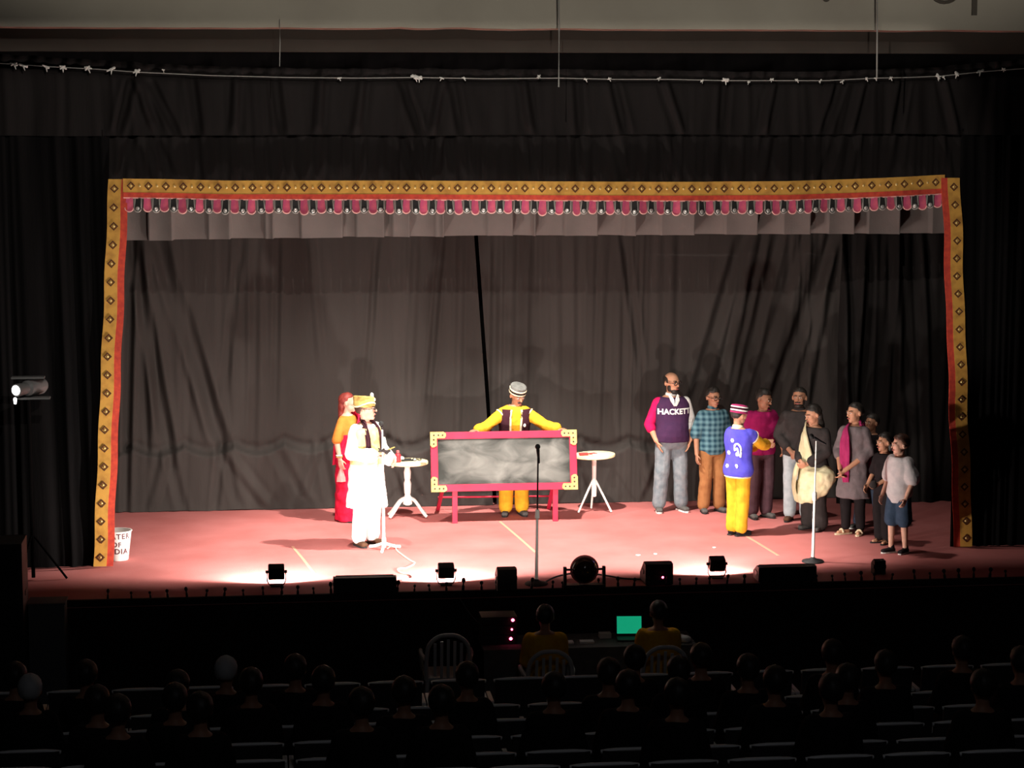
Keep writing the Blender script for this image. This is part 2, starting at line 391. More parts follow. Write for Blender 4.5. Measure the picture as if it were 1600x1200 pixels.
# ropes: the curtain line with its knots, and the suspension lines
rp = thing('curtain_rope', rope_pts[10], 'pale rope with white knots carrying the black valance', 'rope')
MB().tube([p - rope_pts[10] for p in rope_pts], .0045, 6).build('line', 'rope', rp)
for i, (kx, ky) in enumerate([(22, 100), (36, 102), (72, 104), (98, 105), (137, 106), (174, 108), (214, 111), (255, 109), (530, 122), (648, 120), (655, 121), (690, 122), (725, 122), (842, 119), (915, 124), (952, 123), (1030, 122), (1097, 126), (1134, 125), (1170, 128), (1206, 124), (1245, 125), (1282, 126), (1316, 127), (1354, 123), (1368, 122), (1392, 122), (1466, 119), (1474, 120), (1495, 115), (1532, 111), (1568, 108)]):
    big = 1.5 if kx < 230 or 640 < kx < 660 or kx in (1134, 1466, 1495, 1532) else .8
    p = atY(kx, ky, YP - .24); k = MB()
    for q in range(3):
        a = Vector((random.uniform(-.03, .03), random.uniform(-.01, .01), random.uniform(-.018, .012))) * big
        k.cap(-a * .7, a, .009 * big, .006 * big, 7)
    k.cap((0, 0, 0), (random.uniform(-.02, .02) * big, -.01, -.035 * big), .008 * big, .004, 7)
    k.build('knot', 'knotrope', rp, p - rope_pts[10])
for nm, px, py, y1, lab in [('suspension_rope', 873, -60, 136, 'thin pale rope hanging in front of the beam above centre stage'), ('suspension_rope', 1370, -60, 124, 'thin pale rope hanging in front of the beam at the right'), ('suspension_rope', 437, 30, 104, 'faint thin rope hanging from the beam at the left')]:
    a = atY(px, py, 22.95 if py < 0 else 23.05); b = atY(px, y1, 22.95 if py < 0 else 23.05)
    tag(MB().tube([a, (a + b) / 2 + Vector((.004, 0, 0)), b], .008 if py < 0 else .004, 6).build(nm, 'rope'), lab, 'rope', 'suspension ropes')
# painted lettering cut off by the top of the picture
lt = thing('beam_lettering', atY(1500, 0, 23.09), 'dark lettering on the cream beam, mostly above the picture', 'lettering')
M['letter'] = mat('dark_letter_paint', (.10, .085, .07), .8)
o0 = lt.location.copy()
a = atY(1522, 24, 23.09); MB().box(Vector((a.x, 23.085, a.z + .35)) - o0, (.055, .02, .7)).build('letter_stroke', 'letter', lt, smooth=False)
c = atY(1476, -22, 23.09); MB().tube([Vector((c.x + .17 * math.cos(t), 23.085, c.z + .17 * math.sin(t))) - o0 for t in [PI * 2 * k / 24 for k in range(25)]], .022, 6).build('letter_bowl', 'letter', lt)
c = atY(1291, -6, 23.09); MB().ell(Vector((c.x, 23.085, c.z)) - o0, (.05, .01, .06)).build('letter_dot', 'letter', lt)

# ------------------------------------------------------------------ embroidered border round the opening
YS = YP - .16
def diamond_mesh(r, th):
    mb = MB(); pts = [(r, 0), (0, r), (-r, 0), (0, -r)]; ins = [(x * .62, z * .62) for x, z in pts]
    v = [(x, 0, z) for x, z in pts] + [(x, 0, z) for x, z in ins] + [(x, -th, z) for x, z in pts] + [(x, -th, z) for x, z in ins]
    f = []
    for i in range(4):
        j = (i + 1) % 4
        f += [(i, j, j + 4, i + 4), (8 + i, 12 + i, 12 + j, 8 + j), (i, 8 + i, 8 + j, j), (4 + i, 4 + j, 12 + j, 12 + i)]
    mb.add(v, f); return mb.mesh('diamond')
DM = diamond_mesh(.047, .006)
SEQ = MB().lathe([(.014, 0), (.013, .004), (.006, .007), (.001, .008)], n=8, axis=(0, -1, 0)).mesh('sequin')
for i_ in range(1):
    top_pts = [(190, 279), (260, 280), (350, 282), (480, 282), (620, 282), (800, 283), (960, 284), (1100, 284), (1230, 283), (1330, 280), (1420, 276), (1478, 273)]
    def band_z(x, off):
        P_ = [atY(a, b + off, YS) for a, b in top_pts]
        for p, q in zip(P_, P_[1:]):
            if x <= q.x: t = (x - p.x) / (q.x - p.x); return p.z + (q.z - p.z) * t
        return P_[-1].z
    bx0, bx1 = atY(192, 280, YS).x, atY(1477, 275, YS).x
    bd = thing('border_valance', ((bx0 + bx1) / 2, YS, band_z((bx0 + bx1) / 2, 22)), 'yellow and red embroidered border with scalloped tabs across the top of the opening', 'border')
    O = bd.location.copy()
    def wav(x): return .018 * math.sin(x * 5.2 + 2 * nz_(x, 0, 0)) + .012 * nz_(x * 3, 1, 1)
    def strip(name, off0, off1, m, dy, nx=300):
        mb = MB(); rs = []
        for i in range(nx + 1):
            x = bx0 + (bx1 - bx0) * i / nx; a = band_z(x, off0); b = band_z(x, off1); y = YS + wav(x) + dy
            rs.append([Vector((x, y, a)) - O, Vector((x, y, b)) - O, Vector((x, y + .012, b)) - O, Vector((x, y + .012, a)) - O])
        return mb.rings(rs).build(name, m, bd, smooth=False)
    strip('yellow_band', 0, 22, 'yellow', 0); strip('red_band', 21.5, 29, 'redcloth', -.003); strip('hem_band', 28.5, 31, 'pinktrim', .004)
    n = 49
    for k in range(n):
        x = bx0 + (bx1 - bx0) * (k + .45) / n
        o = lnk('diamond', DM, 'motif', bd, Vector((x, YS + wav(x) - .002, band_z(x, 11))) - O, False); o.scale = (.95, 1, 1)
        lnk('sequin', SEQ, 'sequin', o, (0, 0, 0))
        x2 = x + (bx1 - bx0) * .5 / n
        if k < n - 1: lnk('sequin', SEQ, 'sequin', bd, Vector((x2, YS + wav(x2) - .002, band_z(x2, 11))) - O)
    def tab(w0, h0, th):
        out = [(-w0 * .8, 0), (w0 * .8, 0), (w0, -h0 * .72)] + [(w0 * math.cos(t), -h0 * .72 - h0 * .28 * math.sin(t)) for t in [PI * q / 8 for q in range(1, 8)]] + [(-w0, -h0 * .72)]
        nn = len(out); mb = MB(); mb.add([(x, 0, z) for x, z in out] + [(x, th, z) for x, z in out], [tuple(range(nn - 1, -1, -1)), tuple(range(nn, 2 * nn))] + [(q, (q + 1) % nn, nn + (q + 1) % nn, nn + q) for q in range(nn)])
        return mb, out
    tp, out = tab(.044, .155, .008); TP = tp.mesh('pink_tab')
    td, out = tab(.040, .150, .008); TD = td.mesh('dark_tab')
    ED = MB().tube([Vector((x, -.003, z)) for x, z in out[1:] + out[:1]], .0065, 6).mesh('edging')
    ED2 = MB().tube([Vector((x * 1.06, -.002, z)) for x, z in tab(.044, .155, .01)[1][2:]], .007, 6).mesh('edging')
    DI = MB().lathe([(.024, 0), (.023, .006), (.010, .009), (.001, .009)], n=12, axis=(0, -1, 0)).mesh('mirror_disc')
    n = 97
    for k in range(n):
        x = bx0 + .02 + (bx1 - bx0 - .04) * (k + .5) / n
        pk = k % 2 == 0
        o = lnk('tab', TP if pk else TD, 'pink' if pk else 'tabdark', bd, Vector((x, YS + wav(x) + .004, band_z(x, 30))) - O, False)
        o.rotation_euler = (random.uniform(-.12, .05), random.uniform(-.07, .07), random.uniform(-.35, .35)); o.scale.z = random.uniform(.92, 1.06)
        if pk: lnk('edging', ED2, 'pinktrim', o)
        else:
            lnk('edging', ED, 'greycord', o); lnk('mirror_disc', DI, 'mirror', o, (0, -.001, -.115))
def side_strip(px_top, px_bot, label, inner):
    # yellow outer band 22 px wide, red inner band 12 px wide
    t = atY(*px_top, YS); b = fl(*px_bot); b.y = YS
    b.z = .012
    root = thing('border_strip', (b.x, YS, 0), label, 'border', 'side border strips'); O = root.location.copy()
    N = 60
    def P(tt, o): return Vector((b.x + (t.x - b.x) * tt + o + .006 * math.sin(tt * 31), YS + .015 * math.sin(tt * 19 + 1), b.z + (t.z - b.z) * tt)) - O
    def strip(name, o0, o1, m, dy):
        rs = [[P(i / N, o0) + Vector((0, dy, 0)), P(i / N, o1) + Vector((0, dy, 0)), P(i / N, o1) + Vector((0, dy + .012, 0)), P(i / N, o0) + Vector((0, dy + .012, 0))] for i in range(N + 1)]
        return MB().rings(rs).build(name, m, root, smooth=False)
    yw = .14
    strip('yellow_band', -yw / 2, yw / 2, 'yellow', 0); strip('red_band', inner * yw / 2, inner * (yw / 2 + .072), 'redcloth', .003)
    for k in range(21):
        o = lnk('diamond', DM, 'motif', root, P((k + .5) / 21, 0) + Vector((0, -.002, 0)), False)
        lnk('sequin', SEQ, 'sequin', o)
side_strip((180, 280), (157, 884), 'yellow and red embroidered strip down the left side, beside the white bucket', 1)
side_strip((1491, 278), (1497, 848), 'yellow and red embroidered strip down the right side, beside the boy', -1)

# ------------------------------------------------------------------ floor tape, scraps, cable
for k, (a, b) in enumerate([((457, 854), (491, 896)), ((781, 815), (840, 866)), ((1163, 836), (1216, 868))]):
    p, q = fl(*a), fl(*b); d = (q - p); wv = Vector((-d.y, d.x, 0)).normalized() * .016; z = Vector((0, 0, .003)); m_ = (p + q) / 2
    mb = MB(); mb.rings([[x - m_ + wv, x - m_ - wv, x - m_ - wv + z, x - m_ + wv + z] for x in (p, (p + q) / 2 + Vector((.004, 0, 0)), q)])
    o = mb.build('floor_tape', 'tape', None, m_, False)
    tag(o, ['pale tape line on the red floor below the white-robed man', 'pale tape line on the red floor under the chalkboard', 'pale tape line on the red floor near the blue waistcoat man'][k], 'tape', 'floor tape lines')
for k, (a, b, lab) in enumerate([(997, 868, 'larger white paper scrap on the red floor behind the wedge speaker'), (1024, 866, 'smaller white paper scrap on the red floor behind the wedge speaker'), (1116, 856, 'white paper scrap lying alone before the group')]):
    tag(MB().ell((0, 0, .006), (.03 if k == 0 else .022, .03, .006), n=7, m=4).build('paper_scrap', 'dusty', None, fl(a, b)), lab, 'scrap', 'paper scraps')

# ------------------------------------------------------------------ chalkboard
def slate_mat():
    m = mat('chalk_smeared_slate', (.06, .065, .06), .9); n = m.node_tree.nodes; l = m.node_tree.links; b = n['Principled BSDF']
    tc = n.new('ShaderNodeTexCoord'); mp = n.new('ShaderNodeMapping'); mp.inputs['Scale'].default_value = (1.6, 1, 3.2); l.new(tc.outputs['Object'], mp.inputs[0])
    t = n.new('ShaderNodeTexNoise'); t.inputs['Scale'].default_value = 1.6; t.inputs['Detail'].default_value = 9; t.inputs['Distortion'].default_value = .9; l.new(mp.outputs[0], t.inputs['Vector'])
    sx = n.new('ShaderNodeSeparateXYZ'); l.new(tc.outputs['Object'], sx.inputs[0])
    def mth(op, a, bb):
        q = n.new('ShaderNodeMath'); q.operation = op
        for i, x in enumerate((a, bb)):
            if isinstance(x, (int, float)): q.inputs[i].default_value = x
            elif x is not None: l.new(x, q.inputs[i])
        return q.outputs[0]
    ax = mth('MULTIPLY', mth('ABSOLUTE', sx.outputs[0], None), 1 / .80); az = mth('MULTIPLY', mth('ABSOLUTE', sx.outputs[2], None), 1 / .30)
    e = mth('MAXIMUM', mth('POWER', ax, 6), mth('POWER', az, 4))     # wiped area stops short of the frame
    val = mth('SUBTRACT', t.outputs[0], mth('MULTIPLY', e, .30))
    r = n.new('ShaderNodeValToRGB'); l.new(val, r.inputs[0]); r.color_ramp.elements[0].position = .22; r.color_ramp.elements[1].position = .72
    r.color_ramp.elements[0].color = (.028, .031, .028, 1); r.color_ramp.elements[1].color = (.17, .173, .16, 1); l.new(r.outputs[0], b.inputs['Base Color'])
    return m
M['slate'] = slate_mat()
fa, fb = fl(711, 818), fl(868, 815)
BY = (fa.y + fb.y) / 2
p1, p2 = atY(674, 769, BY), atY(902, 764, BY)
bw = p2.x - p1.x; bcx = (p1.x + p2.x) / 2; bz0 = (p1.z + p2.z) / 2
bz1 = atY(780, 674, BY + .14).z; bh = math.hypot(bz1 - bz0, .14); tilt = math.atan2(.14, bz1 - bz0)
cb = thing('chalkboard', (bcx, BY, 0), 'large chalk-smeared blackboard in a crimson frame with gold corners', 'chalkboard')
RB = Matrix.Rotation(-tilt, 3, 'X'); BC = Vector((0, .07, (bz0 + bz1) / 2))
def onb(x, y, z): return BC + RB @ Vector((x, y, z))
fw = .085
o = MB().box((0, 0, 0), (bw - .1, .02, bh - .1)).build('slate', 'slate', cb, BC, False); o.rotation_euler = (-tilt, 0, 0)
for s in (-1, 1):
    o = MB().bevbox((0, 0, 0), (bw, .05, fw), .006).build('frame_rail', 'redpaint', cb, onb(0, 0, s * (bh - fw) / 2), False); o.rotation_euler = (-tilt, 0, 0)
    o = MB().bevbox((0, 0, 0), (fw, .048, bh - 2 * fw), .006).build('frame_rail', 'redpaint', cb, onb(s * (bw - fw) / 2, 0, 0), False); o.rotation_euler = (-tilt, 0, 0)
M['hole'] = mat('dark_rivet', (.03, .02, .02), .6)
for sx in (-1, 1):
    for sz in (-1, 1):
        mb = MB(); L1, L2, t = .19, .185, fw * .92
        out = [(0, 0), (L1 * .85, 0), (L1, -.02), (L1, -.05), (L1 * .92, -t), (t, -t), (t, -L2 * .9), (t * .6, -L2), (.02, -L2), (0, -L2 * .85)]
        nn = len(out); mb.add([(-sx * x, 0, sz * z) for x, z in out] + [(-sx * x, -.012, sz * z) for x, z in out], [tuple(range(nn)), tuple(range(2 * nn - 1, nn - 1, -1))] + [(q, (q + 1) % nn, nn + (q + 1) % nn, nn + q) for q in range(nn)])
        o = mb.build('corner_fitting', 'gold', cb, onb(sx * (bw / 2 + .004), -.026, sz * (bh / 2 + .004)), False); o.rotation_euler = (-tilt, 0, 0)
        for (x, z) in ((.045, -.04), (.10, -.04), (.15, -.04), (.042, -.095), (.042, -.145)):
            MB().lathe([(.011, 0), (.010, .004), (.004, .006)], n=8, axis=(0, -1, 0)).build('rivet', 'hole', o, (-sx * x, -.012, sz * z))
for px, y in ((711, BY), (868, BY)):
    x = atY(px, 800, BY).x - bcx
    MB().bevbox((x, .025, bz0 / 2 + .02), (.062, .04, bz0 + .04), .004).build('leg', 'redpaint', cb, None, False)
for px, py in ((684, 797), (857, 795)):
    q = fl(px, py) - Vector((bcx, BY, 0)); tq = onb((-1 if px < 780 else 1) * (bw / 2 - .22), .03, .0)
    d = (tq - q); MB().add([], []).bevbox((q + tq) / 2, (.045, .03, d.length), .004, d.to_track_quat('Z', 'Y').to_matrix()).build('leg', 'redpaint', cb, None, False)
ql = fl(684, 797) - Vector((bcx, BY, 0)); qr = fl(857, 795) - Vector((bcx, BY, 0)); zz = Vector((0, -.05, .17))
MB().cyl(ql + zz, qr + zz, .012).build('stretcher', 'redpaint', cb)

# ------------------------------------------------------------------ round tables and what lies on them
def table(px, py, topz_px, r, label, turned, m_top, tiltx=0):
    p = fl(px, py); t = thing('round_table', p, label, 'table', 'pedestal tables')
    h = atY(px, topz_px, p.y).z
    top = MB().lathe([(r * .97, -.022), (r, -.016), (r, .004), (r * .985, .012), (.001, .012)], n=40).build('table_top', m_top, t, (0, 0, h))
    top.rotation_euler = (0, tiltx, 0)
    if turned:
        MB().lathe([(.07, h - .022), (.05, h - .04), (.032, h - .07), (.045, h - .12), (.04, h - .2), (.034, h - .22), (.047, h - .26), (.04, h - .38), (.034, h - .40), (.048, h - .44), (.055, h - .52), (.06, .2), (.045, .17), (.03, .15)], n=18).build('pedestal', 'whitepaint', t)
    else:
        MB().lathe([(.06, h - .022), (.03, h - .035), (.026, h - .3), (.03, h - .32), (.034, .30), (.03, .2), (.015, .19)], n=16).build('pedestal', 'whitepaint', t)
    for k, a in enumerate((200, 340, 90) if not turned else (205, 335, 25, 155)):
        a = math.radians(a); d = Vector((math.cos(a), math.sin(a), 0))
        if turned: pts = smooth_path([d * .03 + Vector((0, 0, .24)), d * .10 + Vector((0, 0, .2)), d * .20 + Vector((0, 0, .07)), d * .25 + Vector((0, 0, .018))], 5); r_ = .02
        else: pts = [d * .02 + Vector((0, 0, .40)), d * .22 + Vector((0, 0, .012))]; r_ = .013
        MB().tube(pts, r_, 8).build('leg', 'whitepaint', t)
    return t, h
tA, hA = table(637, 808, 722, .255, 'round cream table on a turned white pedestal beside the white-robed man', True, 'creampaint')
tB, hB = table(928, 800, 711, .26, 'round cream table on a thin white tripod right of the chalkboard', False, 'creampaint', -.03)
def on(t, h, x, y): return t.location + Vector((x, y, h + .013))
M['redbottle'] = mat('red_bottle', (.5, .03, .04), .4); M['maroon'] = mat('maroon_cap', (.45, .12, .12), .5)
M['white'] = mat('white_card', (.85, .83, .8), .6); M['redcard'] = mat('red_card', (.7, .05, .05), .6)
b = thing('red_bottle', on(tA, hA, -.12, -.07), 'small red bottle on the left round table', 'bottle')
MB().lathe([(.036, 0), (.038, .006), (.038, .085), (.03, .1), (.017, .108), (.017, .118)], n=16).build('body', 'redbottle', b)
MB().lathe([(.02, .113), (.02, .14), (.014, .146)], n=14).build('cap', 'maroon', b)
tag(MB().ell((0, 0, .028), (.035, .03, .028)).build('white_ball', 'white', None, on(tA, hA, -.07, .03)), 'white ball beside the red bottle on the left table', 'ball')
k = thing('black_wand', on(tA, hA, .02, -.02), 'short black wand with pale end lying on the left table', 'wand'); MB().cyl((-.09, 0, .012), (.05, .02, .012), .011).build('shaft', 'black', k); MB().cyl((.05, .02, .012), (.085, .025, .012), .012).build('tip', 'white', k)
k = thing('black_spectacles', on(tA, hA, .12, .0), 'black spectacles folded on the left table edge', 'spectacles', rz=.3)
for s in (-1, 1): MB().tube([(s * .03 + .024 * math.cos(q * PI / 6), 0, .022 + .018 * math.sin(q * PI / 6)) for q in range(13)], .005, 6).build('rim', 'black', k)
for s in (-1, 1): MB().tube([(s * .054, 0, .022), (s * .05, .05, .012), (-s * .02, .07, .006)], .004, 6).build('temple', 'black', k)
tag(MB().bevbox((0, 0, .008), (.13, .05, .016), .005).build('black_cloth_fold', 'tabdark', None, on(tA, hA, -.01, .10)), 'folded black cloth at the back of the left table', 'cloth')
tag(MB().bevbox((0, 0, .012), (.11, .08, .024), .004).build('card_pack', 'redcard', None, on(tB, hB, -.14, -.05)), 'red pack of cards on the right round table', 'cards')
k = MB(); k.bevbox((0, 0, .004), (.10, .07, .008), .002); o = tag(k.build('playing_card', 'redcard', None, on(tB, hB, -.02, .02)), 'single red card lying flat on the right round table', 'card'); o.rotation_euler = (0, 0, .5)
tag(MB().bevbox((0, 0, .006), (.16, .09, .012), .003).build('white_envelope', 'white', None, on(tB, hB, .05, -.1)), 'white envelope on the right round table', 'envelope')

# ------------------------------------------------------------------ microphone stands
def mic(px, py, top_px, label, base, mic_dir, boom=None, low='chrome'):
    p = fl(px, py); t = thing('microphone_stand', p, label, 'microphone', 'microphone stands')
    h = atY(*top_px, p.y); H = h.z; dx = h.x - p.x
    if base == 'round': MB().lathe([(.12, 0), (.125, .008), (.115, .02), (.05, .034), (.022, .05), (.016, .06)], n=24).build('base', 'blackplastic', t)
    else:
        for a in (-100, 20, 140):
            a = math.radians(a); d = Vector((math.cos(a), math.sin(a), 0)); MB().tube([d * .02 + Vector((0, 0, .07)), d * .13 + Vector((0, 0, .03)), d * .2 + Vector((0, 0, .018))], .017, 8).build('foot', 'whitepaint', t)
        MB().cyl((0, 0, .03), (0, 0, .14), .024).build('base', 'whitepaint', t)
    mid = H * .5; lerp = lambda z: Vector((dx * z / H, 0, z))
    MB().cyl(lerp(.05), lerp(mid), .018, .014).build('lower_tube', low, t)
    MB().cyl(lerp(mid - .045), lerp(mid + .045), .026, .022).build('clutch', 'whitepaint' if low == 'whitepaint' else 'chrome', t)
    MB().cyl(lerp(mid), lerp(H - .12), .009, .009).build('upper_tube', 'black' if base == 'round' and px < 900 else low, t)
    md = Vector(mic_dir).normalized(); e = lerp(H - .10)
    MB().cap(e - md * .03, e + md * .0, .012, .016).build('clip', 'black', t)
    m_ = MB().lathe([(.011, -.12), (.014, -.05), (.019, .03)], e, 12, md).build('microphone', 'blackplastic', t)
    MB().ell(e + md * .062, (.028, .028, .030)).build('grille', 'grille', m_)
    return t
mic(600, 859, (597, 655), 'white microphone stand before the white-robed man', 'tripod', (-.15, -.3, .6), low='whitepaint')
mic(838, 913, (841, 692), 'tall microphone stand on a round base in front of the chalkboard', 'round', (-.1, -.2, 1), low='whitepaint')
mic(1270, 878, (1276, 672), 'chrome microphone stand in front of the woman in the cream shawl', 'round', (-.9, .1, .5), low='whitepaint')
M['cable'] = mat('pale_cable', (.75, .45, .38), .6)
cp = [fl(*q) + Vector((0, 0, .008)) for q in [(606, 858), (616, 852), (621, 862), (640, 876), (648, 881), (636, 888), (622, 890), (626, 896), (640, 899), (644, 905), (628, 907)]]
cpts = smooth_path(cp, 6); o0 = cp[4].copy(); tag(MB().tube([q - o0 for q in cpts], .009, 6).build('microphone_cable', 'cable', None, o0), 'pale cable coiling across the floor from the white microphone stand', 'cable')
cp = [fl(*q) + Vector((0, 0, .008)) for q in [(846, 914), (870, 902), (905, 896), (945, 900), (975, 905), (1005, 906)]]
o0 = cp[2].copy(); tag(MB().tube([q - o0 for q in smooth_path(cp, 6)], .009, 6).build('floor_cable', 'blackplastic', None, o0), 'black cable along the front of the stage behind the round lamp', 'cable')

# ------------------------------------------------------------------ footlights and wedges along the stage edge
M['lens'] = mat('glowing_lamp_lens', (1, .93, .84), .4, emit=22)
M['led'] = mat('red_indicator', (1, .08, .18), .4, emit=14)
def footlight(px, py, label, e, sc=1.0):
    p = fl(px, py); t = thing('footlight', p, label, 'footlight', 'lit footlights')
    R = Matrix.Rotation(.30, 3, 'X'); c = Vector((0, 0, .155 * sc))
    MB().bevbox(c, (.17 * sc, .12 * sc, .135 * sc), .018, R).build('housing', 'black', t)
    for i in range(4): MB().box(c + R @ Vector(((-.06 + .04 * i) * sc, -.066 * sc, 0)), (.008, .02, .11 * sc), R).build('cooling_fin', 'black', t, None, False)
    MB().bevbox(c + R @ Vector((0, .064 * sc, 0)), (.15 * sc, .012, .115 * sc), .004, R).build('lens', 'lens', t)
    for s in (-1, 1): MB().tube([(s * .095 * sc, 0, .155 * sc), (s * .097 * sc, 0, .06 * sc), (s * .075 * sc, 0, .018), (0, 0, .014)], .008, 6).build('yoke', 'black', t)
    for s in (-1, 1):
        MB().cyl((s * .085 * sc, 0, .155 * sc), (s * .112 * sc, 0, .155 * sc), .016).build('knob', 'black', t)
    MB().bevbox((0, 0, .008), (.12, .1, .016), .004).build('base', 'black', t)
    q = c + R @ Vector((0, .09 * sc, 0)) + p
    spot('footlight_lamp', q, q + Vector((0, 1, .15)), e, 165, .3, (1, .92, .84), .05)
    return t
footlight(432, 916, 'lit floodlight at the left end of the stage edge', 430)
footlight(697, 914, 'lit floodlight on the stage edge below the chalkboard', 430)
footlight(1120, 903, 'lit floodlight on the stage edge below the blue waistcoat man', 300)
def wedge(px0, px1, py0, py1, label, depth, slope, name='stage_monitor', led=False, grille_n=1):
    a = fl(px0, py1); b_ = fl(px1, py1); Y = (a.y + b_.y) / 2; W = b_.x - a.x; h = atY(px0, py0, Y).z
    t = thing(name, ((a.x + b_.x) / 2, Y, 0), label, 'speaker', 'stage edge speakers')
    v = []
    for x in (-W / 2, W / 2): v += [(x, 0, .01), (x, 0, h * .96), (x, depth * .35, h), (x, depth, h * slope), (x, depth, .01)]
    mb = MB(); mb.add(v, [(0, 1, 2, 3, 4), (9, 8, 7, 6, 5), (0, 5, 6, 1), (1, 6, 7, 2), (2, 7, 8, 3), (3, 8, 9, 4), (4, 9, 5, 0)]); mb.build('cabinet', 'blackplastic', t, None, False)
    s = Vector((0, depth, h * slope)) - Vector((0, depth * .35, h)); nrm = Vector((0, -s.z, s.y)).normalized(); ctr = (Vector((0, depth, h * slope)) + Vector((0, depth * .35, h))) / 2 + nrm * .006
    R = s.to_track_quat('Y', 'Z').to_matrix()
    MB().bevbox(ctr, (W * .92, s.length * .86, .012), .004, R).build('grille', 'grille', t)
    for sx in (-1, 1): MB().bevbox((sx * (W / 2 + .004), depth * .4, h * .55), (.008, .10, .04), .003).build('handle', 'black', t, None, False)
    MB().box((0, -.004, h * .35), (min(.12, W * .4), .008, .05)).build('socket_plate', 'black', t, None, False)
    for sx in (-1, 1): MB().box((sx * W * .42, depth * .5, .005), (.03, depth * .8, .012)).build('foot', 'black', t, None, False)
    if led: MB().ell((W * .12, -.012, h * .38), (.012, .008, .012), n=8, m=5).build('indicator', 'led', t)
wedge(521, 620, 903, 927, 'long low black floor speaker below the white-robed man', .22, .55)
wedge(777, 808, 889, 924, 'upright black box speaker left of the centre microphone base', .24, .6)
wedge(1008, 1052, 881, 915, 'black wedge speaker with a red indicator right of the round lamp', .34, .35, led=True)
wedge(1184, 1277, 886, 910, 'long low black floor speaker below the right microphone stand', .26, .5)
wedge(1366, 1384, 876, 898, 'small black box at the dark right end of the stage', .14, .7, 'stage_box')
# round lamp in a cradle
p = fl(913, 919); t = thing('globe_lamp', p, 'dark glossy round globe in a black cradle at centre stage edge', 'lamp')
M['darkglass'] = mat('dark_glossy_glass', (.02, .008, .006), .12, spec=.6); r = .135
MB().ell((0, 0, .20), (r, r, r), n=28, m=17).build('globe', 'darkglass', t)
MB().tube([(math.cos(q * PI / 16) * (r + .006), 0, .20 + math.sin(q * PI / 16) * (r + .006)) for q in range(33)], .012, 8).build('rim', 'maroon', t)
for s in (-1, 1):
    MB().bevbox((s * .205, 0, .115), (.034, .05, .23), .006).build('post', 'black', t, None, False)
    MB().cyl((s * .205, 0, .2), (s * .13, 0, .2), .012).build('pivot', 'black', t)
MB().bevbox((0, 0, .03), (.42, .12, .03), .006).build('base', 'black', t, None, False)
MB().bevbox((0, 0, .012), (.3, .2, .02), .004).build('foot', 'black', t, None, False)

# ------------------------------------------------------------------ bucket with lettering
M['bucket'] = mat('white_bucket_plastic', (.78, .72, .68), .5); M['ink'] = mat('maroon_lettering', (.10, .03, .04), .7)
def text_mesh(body, size, offset=.0, ext=.0, spacing=1.0):
    c = bpy.data.curves.new('t', 'FONT'); c.body = body; c.size = size; c.align_x = 'CENTER'; c.align_y = 'CENTER'; c.offset = offset; c.extrude = ext; c.space_character = spacing; c.resolution_u = 3
    o = bpy.data.objects.new('t', c); COL.objects.link(o); bpy.context.view_layer.update()
    me = bpy.data.meshes.new_from_object(o.evaluated_get(bpy.context.evaluated_depsgraph_get())); bpy.data.objects.remove(o)
    bm = bmesh.new(); bm.from_mesh(me); bmesh.ops.triangulate(bm, faces=bm.faces[:]); bmesh.ops.subdivide_edges(bm, edges=[e for e in bm.edges if e.calc_length() > size * .2], cuts=2, use_grid_fill=False); bm.to_mesh(me); bm.free()
    return me
p = fl(186, 874); bk = thing('bucket', p, 'white bucket with maroon lettering beside the left border strip', 'bucket')
hb = atY(186, 828, p.y).z; r0, r1 = .105, .142
MB().lathe([(r0 * .96, 0), (r0, .01), (r1, hb - .012), (r1 + .008, hb - .01), (r1 + .008, hb), (r1 - .006, hb), (r0 - .008, .02), (.001, .018)], n=40).build('pail', 'bucket', bk)
MB().tube([(math.cos(a) * (r1 + .012), -.02 - abs(math.sin(a)) * .03 + .02, hb - .03 - .10 * math.sin(a)) if False else (math.cos(a) * (r1 + .010), math.sin(a) * (r1 + .010), hb - .004 - .02 * math.sin(a)) for a in [PI * q / 16 for q in range(17)]], .004, 6).build('handle', 'greycord', bk)
for txt, z, sz in (('WATER', .30, .085), ('OF', .20, .075), ('INDIA', .115, .085)):
    me = text_mesh(txt, sz, .002, 0, 1.15); z *= hb / .36
    for v_ in me.vertices:
        x, y = v_.co.x - .0, v_.co.y; zz_ = z + y; rr = r0 + (r1 - r0) * zz_ / hb + .002; a = x / rr - .12
        v_.co = (math.sin(a) * rr, -math.cos(a) * rr, zz_)
    lnk('lettering', me, 'ink', bk, None, False)

# ------------------------------------------------------------------ lantern and speaker at the left
p = atY(22, 610, 23.6); lt = thing('spot_lantern', (p.x, 23.6, 0), 'theatre lantern with a glaring round lens on a black stand at the left', 'lantern')
M['glare'] = mat('glaring_lens', (1, .98, .95), .4, emit=5); M['dimmetal'] = mat('grey_lantern_metal', (.12, .12, .12), .5)
d = Vector((-.55, -.83, -.02)).normalized(); c = Vector((.02, 0, p.z))
MB().lathe([(.065, .0), (.068, -.02), (.06, -.16), (.085, -.18), (.09, -.40), (.07, -.44)], c, 20, d).build('barrel', 'dimmetal', lt)
MB().lathe([(.052, .002), (.05, .008), (.034, .008), (.03, .002)], c, 24, d).build('lens_ring', 'glare', lt)
MB().ell(c + d * .008 + Vector((.012, 0, 0)), (.017, .017, .02)).build('bulb', 'glare', lt)
MB().cap(c + Vector((-.01, -.02, -.09)), c + Vector((-.01, -.02, -.13)), .018, .014).build('glowing_screw', 'glare', lt)  # glint put into the screw with the emissive lens material
MB().box(c - d * .2 + Vector((0, 0, .11)), (.34, .12, .02)).build('top_shield', 'dimmetal', lt, None, False)
MB().box(c - d * .22 + Vector((.04, 0, -.11)), (.34, .12, .02)).build('bracket', 'dimmetal', lt, None, False)
